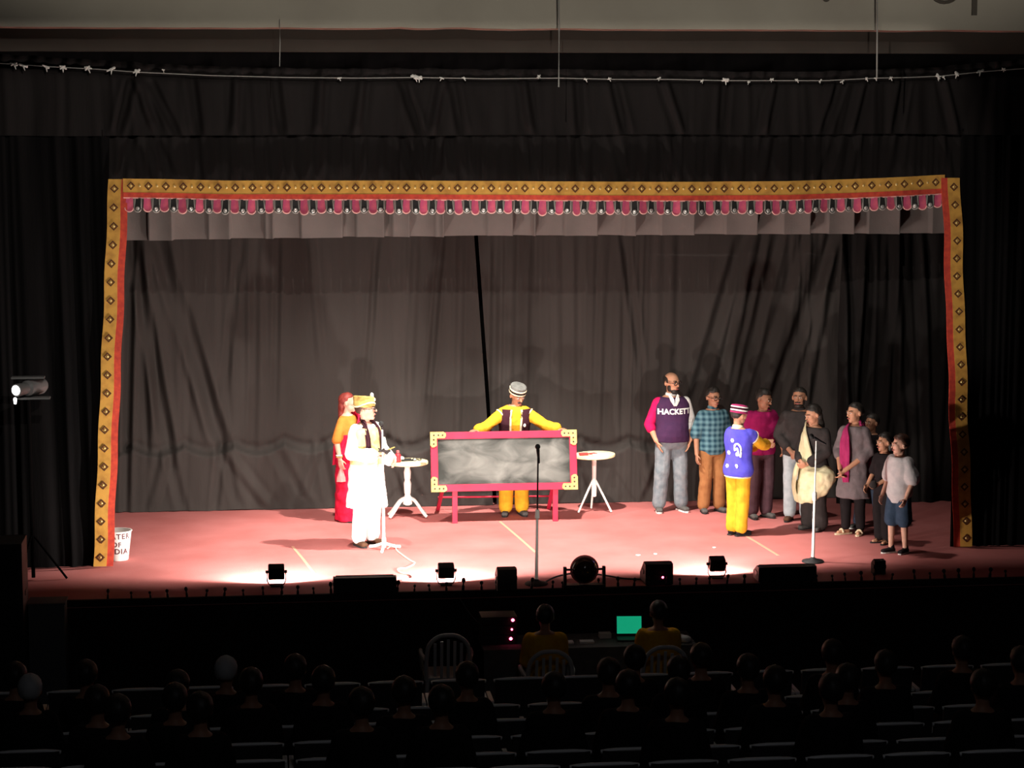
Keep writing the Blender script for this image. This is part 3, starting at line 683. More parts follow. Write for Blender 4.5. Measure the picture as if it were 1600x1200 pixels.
q = c - d * .2; MB().cyl((q.x, q.y, .03), (q.x, q.y, q.z - .11), .02).build('pole', 'velvet', lt)
for a in (0, 120, 240):
    a = math.radians(a); MB().cyl((q.x, q.y, .5), (q.x + .35 * math.cos(a), q.y + .35 * math.sin(a), .012), .012).build('leg', 'velvet', lt)
a = atY(38, 842, 22.3); t = thing('loudspeaker', (a.x - .3, 22.3, HALL_Z), 'tall black loudspeaker cabinet standing at the far left before the stage', 'speaker')
MB().bevbox((0, 0, (a.z - HALL_Z) / 2), (.6, .5, a.z - HALL_Z), .02).build('cabinet', 'blackplastic', t)
MB().bevbox((0, -.255, (a.z - HALL_Z) / 2), (.52, .02, a.z - HALL_Z - .1), .008).build('grille', 'grille', t)
MB().bevbox((.302, 0, (a.z - HALL_Z) * .7), (.01, .14, .05), .004).build('handle', 'black', t)
a = atY(42, 938, 22.6); b2 = atY(95, 985, 22.6)
M['greypanel'] = mat('grey_painted_box', (.10, .10, .10), .9)
t = thing('stage_box', ((a.x + b2.x) / 2 + .05, 22.5, HALL_Z), 'grey box against the stage front beside the tall loudspeaker', 'box')
MB().bevbox((0, 0, (a.z - HALL_Z) / 2), (b2.x - a.x + .03, .3, a.z - HALL_Z), .01).build('body', 'greypanel', t); MB().bevbox((0, 0, a.z - HALL_Z + .01), (b2.x - a.x + .05, .32, .02), .005).build('lid', 'greypanel', t)

# ------------------------------------------------------------------ people
def skinm(name, c): return mat(name, c, .55, tuple(x * .9 for x in c), 20, spec=.35)
M['skin'] = skinm('warm_skin', (.50, .25, .15)); M['skin2'] = skinm('brown_skin', (.36, .17, .10)); M['skin3'] = skinm('fair_skin', (.60, .33, .24))
M['hair'] = mat('black_hair', (.012, .010, .009), .5, (.03, .024, .02), 60, stretch=(1, 1, .1)); M['brownhair'] = mat('brown_hair', (.05, .02, .012), .55); M['redhair'] = mat('henna_hair', (.17, .025, .02), .5, (.25, .04, .03), 40)
M['eye'] = mat('dark_eye', (.02, .012, .01), .25); M['eyewhite'] = mat('eye_white', (.7, .65, .6), .3); M['lip'] = mat('lips', (.36, .10, .09), .5)
M['glass_frame'] = mat('spectacle_frame', (.015, .012, .012), .4)
RINGS = [(.79, .10, .085), (.84, .150, .108), (.90, .172, .120), (.97, .165, .114), (1.06, .150, .104), (1.16, .155, .108), (1.27, .172, .116), (1.36, .172, .106), (1.41, .150, .092), (1.445, .105, .078), (1.475, .068, .066)]
def ring_at(z):
    for a, b in zip(RINGS, RINGS[1:]):
        if z <= b[0]:
            t = max(0, (z - a[0]) / (b[0] - a[0])); return a[1] + (b[1] - a[1]) * t, a[2] + (b[2] - a[2]) * t
    return RINGS[-1][1:]
class Person:
    def __init__(s, px, py, H, rz, label, J=None, skin='skin', w=1.0, depth=1.0, belly=0.0, head=(0, 0, 0), hair='short', hairm='hair', glasses=False, beard=None, moustache=None, group=None, hands=None, loc=None, toes=(0, 0), hs=1.12, vox=.0085):
        s.k = H / 1.75; s.w = w; s.dp = depth; s.belly = belly; s.hs = hs
        s.root = thing('person', loc if loc is not None else fl(px, py), label, 'person', group, math.radians(rz))
        j = dict(pel=(0, 0, .93), chest=(0, 0, 1.27), neck=(0, .012, 1.465), head=(0, -.012, 1.615),
                 sha=(-.152 * w, .005, 1.375), shb=(.152 * w, .005, 1.375), ela=(-.235, .03, 1.11), elb=(.235, .03, 1.11), wra=(-.255, -.05, .86), wrb=(.255, -.05, .86),
                 hia=(-.085 * w, 0, .90), hib=(.085 * w, 0, .90), kna=(-.10, -.015, .49), knb=(.10, -.015, .49), ana=(-.105, .02, .085), anb=(.105, .02, .085))
        j.update(J or {}); s.J = {a: Vector(b) for a, b in j.items()}
        s.hd = head; s.HR = (Matrix.Rotation(math.radians(head[0]), 3, 'Z') @ Matrix.Rotation(math.radians(head[1]), 3, 'X') @ Matrix.Rotation(math.radians(head[2]), 3, 'Y'))
        s.toes = toes; s.hands = hands or {}
        s.body_(skin, vox); s.face_(hair, hairm, glasses, beard, moustache)
    def off(s, z):          # spine offset at height z
        P = [s.J['pel'], s.J['chest'], s.J['neck']]
        if z <= P[0].z: return Vector((P[0].x, P[0].y, 0))
        for a, b in zip(P, P[1:]):
            if z <= b.z: t = (z - a.z) / (b.z - a.z); q = a.lerp(b, t); return Vector((q.x, q.y, 0))
        return Vector((P[-1].x, P[-1].y, 0))
    def torso(s, mb, inf, z0, z1, n=20, flare=0):
        zs = sorted({z0, z1, *[r[0] for r in RINGS if z0 < r[0] < z1]}); rs = []
        for z in zs:
            a, b = ring_at(z); bl = s.belly * math.exp(-((z - 1.04) / .15) ** 2)
            e = flare * max(0, (1.0 - z)); c = s.off(z) + Vector((0, -bl * .6, z))
            rs.append([x * s.k for x in mb.circ(c, Vector((1, 0, 0)), Vector((0, 1, 0)), a * s.w + inf + e, b * s.dp + inf + bl * .6 + e, n)])
        mb.rings(rs); return mb
    def lim(s, mb, a, b, r0, r1, flat=1):
        mb.cap(Vector(a) * s.k, Vector(b) * s.k, r0 * s.k, r1 * s.k, 12, flat); return mb
    def arm(s, mb, side, inf, t=2.0, loose=0):        # t: 1 = to elbow, 2 = to wrist
        J = s.J; sh, el, wr = J['sh' + side], J['el' + side], J['wr' + side]; w = .9 + .1 * s.w
        if t <= 1: s.lim(mb, sh, sh.lerp(el, t), .050 * w + inf, .046 * w + inf + loose)
        else:
            s.lim(mb, sh, el, .050 * w + inf, .043 * w + inf); s.lim(mb, el, el.lerp(wr, t - 1), .043 * w + inf, .031 * w + inf + loose)
        return mb
    def leg(s, mb, side, inf, t=2.0, loose=0):
        J = s.J; h, k, a = J['hi' + side], J['kn' + side], J['an' + side]; w = .9 + .1 * s.w
        if t <= 1: s.lim(mb, h, h.lerp(k, t), .090 * w + inf, .07 * w + inf + loose)
        else: s.lim(mb, h, k, .090 * w + inf, .062 * w + inf + loose * .4); s.lim(mb, k, k.lerp(a, t - 1), .060 * w + inf + loose * .4, .038 * w + inf + loose)
        return mb
    def hand(s, mb, side):
        J = s.J; wr, el = J['wr' + side], J['el' + side]
        h = s.hands.get(side, {}); d = Vector(h.get('d', (wr - el).normalized())).normalized(); sg = -1 if side == 'a' else 1
        nrm = Vector(h.get('n', (-sg, 0, 0))); nrm = (nrm - d * nrm.dot(d)).normalized(); u = d.cross(nrm) * (1 if side == 'a' else 1)
        th = Vector(h.get('t', (0, -1, 0)))
        if u.dot(th) < 0: u = -u
        curl = h.get('c', .5); k = s.k
        for f in (-1, 0, 1): mb.cap((wr + u * f * .02) * k, (wr + d * .085 + u * f * .028) * k, .015 * k, .014 * k, 8)
        for i, (o_, L) in enumerate(((.034, .072), (.012, .080), (-.011, .075), (-.033, .058))):
            b = wr + d * .09 + u * o_; d1 = (d * math.cos(curl * .6) + nrm * math.sin(curl * .6)); d2 = (d * math.cos(curl * 1.7) + nrm * math.sin(curl * 1.7))
            m1 = b + d1 * L * .5; mb.cap(b * k, m1 * k, .0095 * k, .009 * k, 8); mb.cap(m1 * k, (m1 + d2 * L * .5) * k, .009 * k, .0075 * k, 8)
        b = wr + d * .03 + u * .03; m1 = b + (d * .6 + u * .7 + nrm * .25).normalized() * .04; mb.cap(b * k, m1 * k, .012 * k, .0105 * k, 8); mb.cap(m1 * k, (m1 + (d * .9 + u * .25 + nrm * .4).normalized() * .032) * k, .0105 * k, .008 * k, 8)
    def hp(s, x, y, z):     # head-local point -> person local (scaled)
        return (s.J['head'] + s.HR @ (Vector((x, y, z)) * s.hs)) * s.k
    def hell(s, mb, c, r, n=14, m=9):
        mb.ell(s.hp(*c), [q * s.k * s.hs for q in r], s.HR, n, m)
    def body_(s, skin, vox):
        mb = MB(); s.torso(mb, 0, .82, 1.465)
        for sd in 'ab':
            s.arm(mb, sd, 0); s.hand(mb, sd); s.leg(mb, sd, 0); a = s.J['an' + sd]
            d = s.toe(sd); s.lim(mb, a + Vector((0, 0, -.045)) - d * .03, a + Vector((0, 0, -.055)) + d * .12, .034, .026)
        s.lim(mb, s.J['neck'] + Vector((0, 0, -.04)), s.J['head'] + s.HR @ Vector((0, .025, -.05)), .056, .052)
        s.hell(mb, (0, .018, .028), (.077, .094, .088), 18, 12)
        s.hell(mb, (0, -.022, -.045), (.056, .062, .066)); s.hell(mb, (0, -.058, -.088), (.026, .026, .022)); s.hell(mb, (0, -.045, .0), (.062, .045, .05))
        mb.cap(s.hp(0, -.083, .02), s.hp(0, -.105, -.018), .009 * s.k, .0135 * s.k, 8); s.hell(mb, (0, -.084, -.052), (.022, .012, .008), 8, 6)
        s.hell(mb, (-.033, -.078, .032), (.022, .012, .008), 8, 6); s.hell(mb, (.033, -.078, .032), (.022, .012, .008), 8, 6)
        for e in (-1, 1): s.hell(mb, (e * .080, .018, -.002), (.011, .020, .031), 8, 7)
        s.body = skin_of(mb, 'body', skin, s.root, vox * s.k, 2)
    def toe(s, sd):
        a = math.radians(s.toes[0 if sd == 'a' else 1] + (-12 if sd == 'a' else 12)); return Vector((math.sin(a), -math.cos(a), 0))
    def face_(s, hair, hairm, glasses, beard, moustache):
        r = s.root
        for e in (-1, 1):
            mb = MB(); s.hell(mb, (e * .031, -.083, .013), (.013, .007, .007), 10, 6); o = mb.build('eye', 'eyewhite', r)
            mb = MB(); s.hell(mb, (e * .031, -.0885, .013), (.0065, .004, .0065), 8, 5); mb.build('iris', 'eye', o)
            MB().cap(s.hp(e * .014, -.091, .034), s.hp(e * .05, -.080, .036), .0055 * s.k, .0045 * s.k, 6).build('eyebrow', hairm if hairm != 'redhair' else 'brownhair', r)
        mb = MB(); s.hell(mb, (0, -.0915, -.053), (.023, .007, .0075), 10, 5); mb.build('mouth', 'lip', r)
        if hair: s.hair_cap(hairm, hair)
        if glasses:
            o = None
            for e in (-1, 1):
                q = MB().tube([s.hp(e * .033 + .025 * math.cos(t), -.100, .011 + .019 * math.sin(t)) for t in [2 * PI * i / 14 for i in range(15)]], .0045 * s.k, 6).build('spectacle_rim', 'glass_frame', r)
                MB().tube([s.hp(e * .056, -.099, .015), s.hp(e * .082, -.05, .015), s.hp(e * .086, .02, .018)], .0035 * s.k, 6).build('temple', 'glass_frame', q)
        if beard:
            mb = MB(); s.hell(mb, (0, -.052, -.083), (.050, .042, .034)); s.hell(mb, (-.045, -.012, -.05), (.020, .034, .045)); s.hell(mb, (.045, -.012, -.05), (.020, .034, .045))
            skin_of(mb, 'beard', beard, r, .007, 1)
        if moustache: MB().cap(s.hp(-.026, -.090, -.041), s.hp(.026, -.090, -.041), .008 * s.k, .008 * s.k, 8).build('moustache', moustache, r)
    def hair_cap(s, m, kind):
        mb = MB(); n, q = 32, 9; R_ = (.084, .103, .096); c = (0, .022, .032)
        def lim_(a):          # lowest elevation for azimuth a (front is -y)
            f = -math.sin(a)   # 1 front, -1 back
            if kind == 'bald': return math.radians(-40 + 30 * max(0, f) if f < .35 else 0)
            j = 7 * noise.noise(Vector((math.cos(a) * 4, math.sin(a) * 4, s.k * 7)))
            if f > .35: return math.radians(22 + 12 * min(1, (f - .35) / .65) + j)
            if f > -.1: return math.radians(-10 + 32 * max(0, (f + .1) / .45) ** 2 + j * .5)
            return math.radians(-10 - 40 * min(1, (-.1 - f) / .5))
        def hi_(a):
            if kind == 'bald': return math.radians(28 - 20 * max(0, -math.sin(a) + .2)) if -math.sin(a) < .35 else math.radians(1)
            return PI / 2
        out = []; inn = []
        for i in range(q + 1):
            ro = []; ri = []
            for j_ in range(n):
                a = 2 * PI * j_ / n; lo = lim_(a); hi = hi_(a); t = lo + (hi - lo) * i / q; t = min(t, PI / 2 - .02)
                d = Vector((math.cos(t) * math.cos(a), math.cos(t) * math.sin(a), math.sin(t)))
                th = 1.01 + .07 * noise.noise(d * 4 + Vector((s.k * 9, 0, 0))) + (.05 + .07 * max(0, math.sin(t)) if kind == 'thick' else 0)
                e = .93 if (i == 0 or (kind == 'bald' and i == q)) else 1
                if kind == 'bald': th *= .965
                ro.append(s.hp(c[0] + R_[0] * d.x * th * e, c[1] + R_[1] * d.y * th * e, c[2] + R_[2] * d.z * th * e))
                ri.append(s.hp(c[0] + R_[0] * d.x * .84, c[1] + R_[1] * d.y * .84, c[2] + R_[2] * d.z * .84))
            out.append(ro); inn.append(ri)
        mb.rings(out + inn[::-1] + [out[0]], caps=False); mb.build('hair', m, s.root)
    # ---- clothing
    def trousers(s, m, inf=.020, loose=.02, t=1.93, fold=.012, name='trousers', zt=1.0):
        mb = MB(); s.torso(mb, inf, .80, zt); s.leg(mb, 'a', inf, t, loose); s.leg(mb, 'b', inf, t, loose)
        return skin_of(mb, name, m, s.root, .012, 3, fold)
    def shirt(s, m, inf=.028, z0=.84, sleeve=1.95, fold=.014, name='shirt', z1=1.445, loose=.012, flare=0, sides='ab'):
        mb = MB(); s.torso(mb, inf, z0, z1, flare=flare)
        for sd in sides:
            if sleeve: s.arm(mb, sd, inf, sleeve, loose)
        return skin_of(mb, name, m, s.root, .012, 3, fold)
    def collar(s, m, name='collar', r=.064, h=.035):
        c = s.J['neck'] * s.k; MB().lathe([(r * s.k, -.02), ((r + .012) * s.k, -.022), ((r + .008) * s.k, h * .6), ((r - .004) * s.k, h), ((r - .008) * s.k, h * .6), ((r - .006) * s.k, -.02)], c, 20, (0, -.12, 1)).build(name, m, s.root)
    def shoes(s, m, sole='blacksole', name='shoe', low=False, bare=False):
        for sd in 'ab':
            a = s.J['an' + sd] * s.k; d = s.toe(sd); k = s.k; mb = MB(); g = Vector((a.x, a.y, a.z - .085 * k))
            u = Vector((d.y, -d.x, 0))
            if not bare:
                for f in (-1, 1): mb.cap(g - d * .035 * k + u * f * .008 + Vector((0, 0, .045)) * k, g + d * .14 * k + u * f * .014 * k + Vector((0, 0, .038)) * k, .036 * k, .030 * k, 10)
                if not low: mb.cap(g - d * .015 * k + Vector((0, 0, .05)) * k, g - d * .01 * k + Vector((0, 0, .10)) * k, .044 * k, .046 * k, 10)
                o = skin_of(mb, name, m, s.root, .009, 2)
            else:
                o = MB().tube([g + d * .07 * k + u * q * .045 * k + Vector((0, 0, .03 + .045 * (1 - q * q))) * k for q in (-1, -.6, -.2, .2, .6, 1)], .012 * k, 6).build('sandal_strap', m, s.root)
            sh = [(-.09, .0), (-.085, .03), (-.03, .036), (.06, .042), (.12, .040), (.165, .024), (.18, 0), (.165, -.024), (.12, -.040), (.06, -.042), (-.03, -.036), (-.085, -.03)]
            MB().rings([[g + (d * x + u * y) * k + Vector((0, 0, z)) for x, y in sh] for z in (.001, .02 * k)]).build('sole', sole, o, None, False)
M['blacksole'] = mat('dark_rubber', (.02, .018, .018), .8); M['whitesole'] = mat('white_rubber', (.7, .68, .64), .7)
def cl(name, c, c2=None, scale=14, bump=.25): return mat(name, c, .9, c2 or tuple(x * .8 for x in c), scale, bump, 60, spec=.08)
for nm, c, c2 in [('yellowcloth', (.66, .36, .025), (.6, .28, .02)), ('maroonvest', (.045, .015, .022), None), ('trimwhite', (.75, .62, .42), None), ('navy', (.055, .022, .06), (.045, .02, .055)), ('magenta', (.62, .012, .10), None), ('whitecloth', (.86, .84, .80), None),
                  ('jeans', (.13, .16, .18), (.20, .22, .235)), ('tan', (.26, .11, .042), (.31, .14, .055)), ('blue', (.085, .075, .50), (.065, .06, .42)), ('crimsonshirt', (.30, .012, .09), (.24, .01, .075)), ('plum', (.085, .045, .055), None), ('charcoal', (.042, .036, .035), None),
                  ('lightjeans', (.42, .46, .48), (.32, .36, .38)), ('cream', (.62, .55, .33), (.70, .64, .42)), ('greykurta', (.16, .13, .135), (.13, .105, .11)), ('dupatta', (.38, .035, .13), (.30, .025, .10)), ('darkjeans', (.04, .055, .085), None), ('blackcloth', (.016, .013, .014), None),
                  ('greytee', (.50, .46, .46), (.42, .39, .40)), ('navyshort', (.035, .055, .09), None), ('sari', (.60, .015, .05), (.50, .01, .04)), ('orange', (.62, .21, .04), (.55, .17, .03)), ('creamsilk', (.66, .50, .25), (.55, .38, .16)), ('greycap', (.10, .10, .095), (.14, .14, .13)), ('pinkcloth', (.7, .3, .28), None), ('greyshoe', (.10, .095, .09), None), ('brownshoe', (.10, .05, .03), None), ('goldcloth', (.55, .38, .12), (.25, .16, .05))]:
    M[nm] = cl('cloth_' + nm, c, c2)
def plaid():
    m = cl('teal_plaid_cloth', (.05, .13, .17)); n = m.node_tree.nodes; l = m.node_tree.links; b = n['Principled BSDF']
    tc = n.new('ShaderNodeTexCoord'); sx = n.new('ShaderNodeSeparateXYZ'); l.new(tc.outputs['Object'], sx.inputs[0]); outs = []
    for ax, fr in ((0, 95), (2, 95)):
        a = n.new('ShaderNodeMath'); a.operation = 'MULTIPLY'; a.inputs[1].default_value = fr; l.new(sx.outputs[ax], a.inputs[0])
        q = n.new('ShaderNodeMath'); q.operation = 'SINE'; l.new(a.outputs[0], q.inputs[0]); outs.append(q.outputs[0])
    ad = n.new('ShaderNodeMath'); ad.operation = 'ADD'; l.new(outs[0], ad.inputs[0]); l.new(outs[1], ad.inputs[1])
    r = n.new('ShaderNodeValToRGB'); r.color_ramp.elements[0].position = .1; r.color_ramp.elements[1].position = .95; r.color_ramp.elements[0].color = (.015, .048, .075, 1); r.color_ramp.elements[1].color = (.115, .225, .26, 1)
    a = n.new('ShaderNodeMath'); a.operation = 'MULTIPLY_ADD'; a.inputs[1].default_value = .25; a.inputs[2].default_value = .5; l.new(ad.outputs[0], a.inputs[0]); l.new(a.outputs[0], r.inputs[0]); l.new(r.outputs[0], b.inputs['Base Color'])
    return m
M['plaid'] = plaid()
LATE = []      # things draped on finished garments
def drape(me, o, k, off=.004, axis=(0, 1, 0), far=.6):
    """project a flat mesh (person-local x, z) onto garment o"""
    bm = bmesh.new(); bm.from_mesh(o.data); tree = BVHTree.FromBMesh(bm); bm.free(); ax = Vector(axis)
    for v_ in me.vertices:
        p_ = Vector(v_.co); h = tree.ray_cast(p_ - ax * far, ax)
        if h[0] is not None: v_.co = h[0] - ax * off
    return me
def band(s, name, m, pts, width, th=.012, up=None, fold=0, parent=None):
    """cloth band following points (person-local ref units); width along given vectors"""
    pts = [Vector(p_) for p_ in pts]; P_ = smooth_path(pts, 5); rs = []; n = len(P_)
    W_ = width if isinstance(width, (list, tuple)) else [width] * len(pts)
    for i, p_ in enumerate(P_):
        f_ = i / (n - 1) * (len(pts) - 1); a = min(int(f_), len(pts) - 2); wd = W_[a] + (W_[a + 1] - W_[a]) * (f_ - a)
        d = (P_[min(i + 1, n - 1)] - P_[max(i - 1, 0)]).normalized()
        out = Vector((p_.x, p_.y, 0)) - Vector((s.off(min(p_.z, 1.46)).x, s.off(min(p_.z, 1.46)).y, 0))
        if up: out = Vector(up)
        if out.length < .01: out = Vector((0, -1, 0))
        side = d.cross(out).normalized(); nn = side.cross(d).normalized()
        wv = 7; top = [p_ + side * wd * (q / wv - .5) + nn * (th * .5 + .008 * math.sin(q * 2.2 + i * .25) - .10 * wd * (2 * q / wv - 1) ** 2) for q in range(wv + 1)]
        bot = [x - nn * th for x in top[::-1]]
        rs.append([x * s.k for x in top + bot])
    mb = MB().rings(rs); return mb.build(name, m, parent or s.root)

# --- woman in the red sari
S = Person(545, 813, 1.56, 52, 'woman in a red sari and orange blouse behind the white-robed man', skin='skin3', w=.92, head=(28, 0, 0), hairm='redhair', hair='short',
           J=dict(ela=(-.225, .03, 1.12), wra=(-.235, -.03, .88), elb=(.215, -.02, 1.12), wrb=(.17, -.17, .93)))
S.shirt('orange', inf=.012, z0=1.10, sleeve=.95, name='blouse', fold=.006)
mb = MB(); rs = []
for z, a, b in ((.012, .21, .19), (.10, .20, .18), (.4, .20, .165), (.7, .20, .16), (.9, .20, .15), (1.02, .178, .135), (1.12, .172, .132), (1.20, .172, .132)):
    rs.append([x * S.k for x in mb.circ(Vector((0, 0, z)), Vector((1, 0, 0)), Vector((0, 1, 0)), a, b, 24)])
mb.rings(rs); skin_of(mb, 'sari_skirt', 'sari', S.root, .012, 2, .03, .09)
band(S, 'sari_pallu', 'sari', [(-.17, -.12, .90), (-.06, -.165, 1.08), (.05, -.165, 1.25), (.12, -.10, 1.40), (.13, .02, 1.47), (.12, .13, 1.35), (.10, .17, 1.05), (.10, .18, .75)], [.22, .26, .24, .18, .15, .2, .26, .3], .016)
mb = MB(); S.hell(mb, (0, .075, -.03), (.07, .05, .09)); mb.cap(S.hp(0, .08, -.04), S.hp(0, .10, -.22), .055 * S.k, .03 * S.k); skin_of(mb, 'long_hair', 'redhair', S.root, .01, 3)
for r_, m_ in ((.036, 'goldcloth'), (.034, 'whitecloth')):
    c = S.J['wra'].lerp(S.J['ela'], .12 if r_ > .035 else .2) * S.k; MB().tube([c + Vector((r_ * math.cos(t), r_ * math.sin(t), .0)) for t in [2 * PI * i / 14 for i in range(15)]], .007, 6).build('bangle', m_, S.root)
S.shoes('brownshoe', bare=True)
SARI = S
wp = S.root.matrix_basis @ (S.J['wra'] * S.k); 
hk = thing('handkerchief', (Matrix.Translation(S.root.location) @ S.root.rotation_euler.to_matrix().to_4x4()) @ ((S.J['wra'] + Vector((.0, -.02, -.12))) * S.k), 'pink handkerchief hanging from the sari woman\'s hand', 'handkerchief')
mb = MB(); rs = [[Vector((x * wd, .012 * math.sin(x * 3 + z * 9), z)) for x in (-1, -.5, 0, .5, 1)] + [Vector((x * wd, .012 * math.sin(x * 3 + z * 9) + .012, z)) for x in (1, .5, 0, -.5, -1)] for z, wd in ((0, .012), (-.05, .03), (-.12, .05), (-.17, .055))]
mb.rings(rs); mb.build('cloth', 'pinkcloth', hk)

# --- white-robed man at the microphone
S = Person(573, 852, 1.70, 38, 'man in a white robe, gold turban and dark scarf speaking at the microphone', skin='skin3', w=1.05, belly=.04, head=(38, -4, 0), hair='short', hairm='brownhair', glasses=True,
           J=dict(ela=(-.26, -.03, 1.12), wra=(-.08, -.24, 1.10), elb=(.25, .0, 1.12), wrb=(.21, -.20, 1.02)), hands={'a': dict(n=(0, -.3, 1), t=(0, -1, 0), c=.9), 'b': dict(n=(-1, 0, .2), t=(0, 0, 1), c=.8)})
S.trousers('whitecloth', loose=.03)
mb = MB(); rs = []
for z, a, b in ((.47, .265, .225), (.6, .25, .21), (.75, .235, .195), (.9, .222, .18), (1.02, .205, .17)): rs.append([x * S.k for x in mb.circ(Vector((0, -.01, z)), Vector((1, 0, 0)), Vector((0, 1, 0)), a, b, 24)])
mb.rings(rs); S.torso(mb, .026, .95, 1.445); S.arm(mb, 'a', .028, 1.9, .025); S.arm(mb, 'b', .028, 1.9, .025)
skin_of(mb, 'robe', 'whitecloth', S.root, .012, 3, .03, .10)
mb = MB(); S.torso(mb, .052, .98, 1.41); skin_of(mb, 'waistcoat', 'creamsilk', S.root, .012, 2, .012)
band(S, 'scarf', 'maroonvest', [(.10, -.175, 1.15), (.10, -.165, 1.30), (.085, -.08, 1.45), (0, .085, 1.50), (-.085, -.07, 1.45), (-.105, -.16, 1.30), (-.11, -.18, 1.12)], .06, .016)
S.shoes('brownshoe')
mb = MB()
for i in range(7):
    a = i * .9; mb.tube([S.hp((.075 + .012 * math.sin(i)) * math.cos(t), .018 + (.098) * math.sin(t), .055 + .012 * i + .018 * math.sin(t + a)) for t in [2 * PI * q / 20 for q in range(21)]], .020 * S.k, 8)
S.hell(mb, (0, .02, .09), (.075, .09, .05)); tb = skin_of(mb, 'turban', 'goldcloth', S.root, .008, 1)
MB().ell(S.hp(0, -.07, .145), (.022, .022, .035)).build('plume', 'whitecloth', tb); MB().ell(S.hp(0, -.095, .10), (.016, .01, .02)).build('brooch', 'trimwhite', tb)
MB().tube([S.hp(.094 * math.cos(t), .018 + .112 * math.sin(t), .062 + .016 * math.sin(t * 2)) for t in [2 * PI * q / 24 for q in range(25)]], .011 * S.k, 8).build('turban_band', 'trimwhite', tb)
RT = lambda S_, p_: (Matrix.Translation(S_.root.location) @ S_.root.rotation_euler.to_matrix().to_4x4()) @ (Vector(p_) * S_.k)
k = thing('dark_prop', RT(S, S.J['wra'] + Vector((.06, -.10, .06))), 'dark crumpled prop held by the white-robed man', 'prop')
mb = MB()
for i in range(6): mb.cap((random.uniform(-.07, .07), random.uniform(-.03, .03), random.uniform(-.02, .03)), (random.uniform(-.08, .08), random.uniform(-.03, .03), random.uniform(-.02, .03)), .018, .012, 8)
skin_of(mb, 'bundle', 'charcoal', k, .009, 2, .01); MB().cap((.05, -.01, .02), (.12, -.02, .05), .008, .006).build('stalk', 'goldcloth', k)

# --- man behind the chalkboard
S = Person(803, 805, 1.66, 0, 'man in a yellow shirt, dark waistcoat and round cap leaning on the chalkboard', skin='skin2', w=1.05, head=(22, 22, 0), hair='short', moustache='hair',
           J=dict(chest=(0, -.07, 1.25), neck=(.01, -.10, 1.43), head=(.03, -.14, 1.575), sha=(-.165, -.09, 1.345), shb=(.165, -.09, 1.345),
                  ela=(-.37, -.15, 1.19), wra=(-.48, -.235, 1.155), elb=(.39, -.15, 1.19), wrb=(.53, -.235, 1.155)),
           hands={'a': dict(d=(-.8, -.6, .03), n=(0, 0, -1), t=(0, -1, 0), c=.35), 'b': dict(d=(.8, -.6, .03), n=(0, 0, -1), t=(0, -1, 0), c=.35)})
S.trousers('yellowcloth', loose=.035)
S.shirt('yellowcloth', z0=.86, sleeve=1.9, loose=.022, fold=.02); S.collar('yellowcloth')
mb = MB()
for z0 in (1,):
    zs = [.90, .97, 1.06, 1.16, 1.27, 1.36, 1.41]; rs = []
    for z in zs:      # open-fronted waistcoat
        a, b = ring_at(z); c = S.off(z); gap = .30
        o_ = [Vector((c.x + (a * S.w + .038) * math.sin(t), c.y - (b + .038) * math.cos(t), z)) * S.k for t in [gap + (2 * PI - 2 * gap) * i / 26 for i in range(27)]]
        i_ = [Vector((c.x + (a * S.w + .026) * math.sin(t), c.y - (b + .026) * math.cos(t), z)) * S.k for t in [gap + (2 * PI - 2 * gap) * i / 26 for i in range(27)]]
        rs.append(o_ + i_[::-1])
    mb.rings(rs)
vs = mb.build('waistcoat', 'maroonvest', S.root)
for e in (-1, 1):
    MB().tube([Vector((S.off(z).x + e * (ring_at(z)[0] * S.w + .04) * math.sin(.33), S.off(z).y - (ring_at(z)[1] + .044) * math.cos(.33), z)) * S.k for z in (.90, 1.0, 1.1, 1.2, 1.3, 1.38, 1.41)], .013, 8).build('trim', 'trimwhite', vs)
    sh = S.J['sha' if e < 0 else 'shb']; el = S.J['ela' if e < 0 else 'elb']; d = (el - sh).normalized(); u, v_, _ = frame(d)
    MB().tube([(sh + d * .02 + u * .076 * math.cos(t) + v_ * .076 * math.sin(t)) * S.k for t in [2 * PI * q / 18 for q in range(19)]], .010, 6).build('armhole_trim', 'trimwhite', vs)
for x, z in ((-.12, 1.0), (.115, 1.2)): MB().ell(Vector((S.off(z).x + x, S.off(z).y - math.sqrt(max(0, 1 - (x / .2) ** 2)) * (ring_at(z)[1] + .04) - .004, z)) * S.k, (.018, .008, .024)).build('motif', 'whitecloth', vs)
S.shoes('greyshoe')
def round_cap(S, m_top, bands, h0=.035, hgt=.085, tilt_=0):
    c = S.hp(0, .018, h0); ax = S.HR @ Vector((0, tilt_, 1)); k_ = S.k * S.hs * .98; hgt *= 1.15
    o = MB().lathe([(.088 * k_, 0), (.093 * k_, .004), (.095 * k_, hgt * .9), (.088 * k_, hgt), (.05 * k_, hgt * 1.08), (.001, hgt * 1.1)], c, 28, ax, 1.12).build('cap', m_top, S.root)
    for z, hh, m_ in bands: MB().lathe([(.094 * k_, z), (.099 * k_, z + .003), (.100 * k_, z + hh), (.094 * k_, z + hh + .003)], c, 28, ax, 1.12).build('cap_band', m_, o)
round_cap(S, 'greycap', ((.0, .016, 'trimwhite'), (.019, .020, 'blackcloth'), (.042, .016, 'trimwhite')))

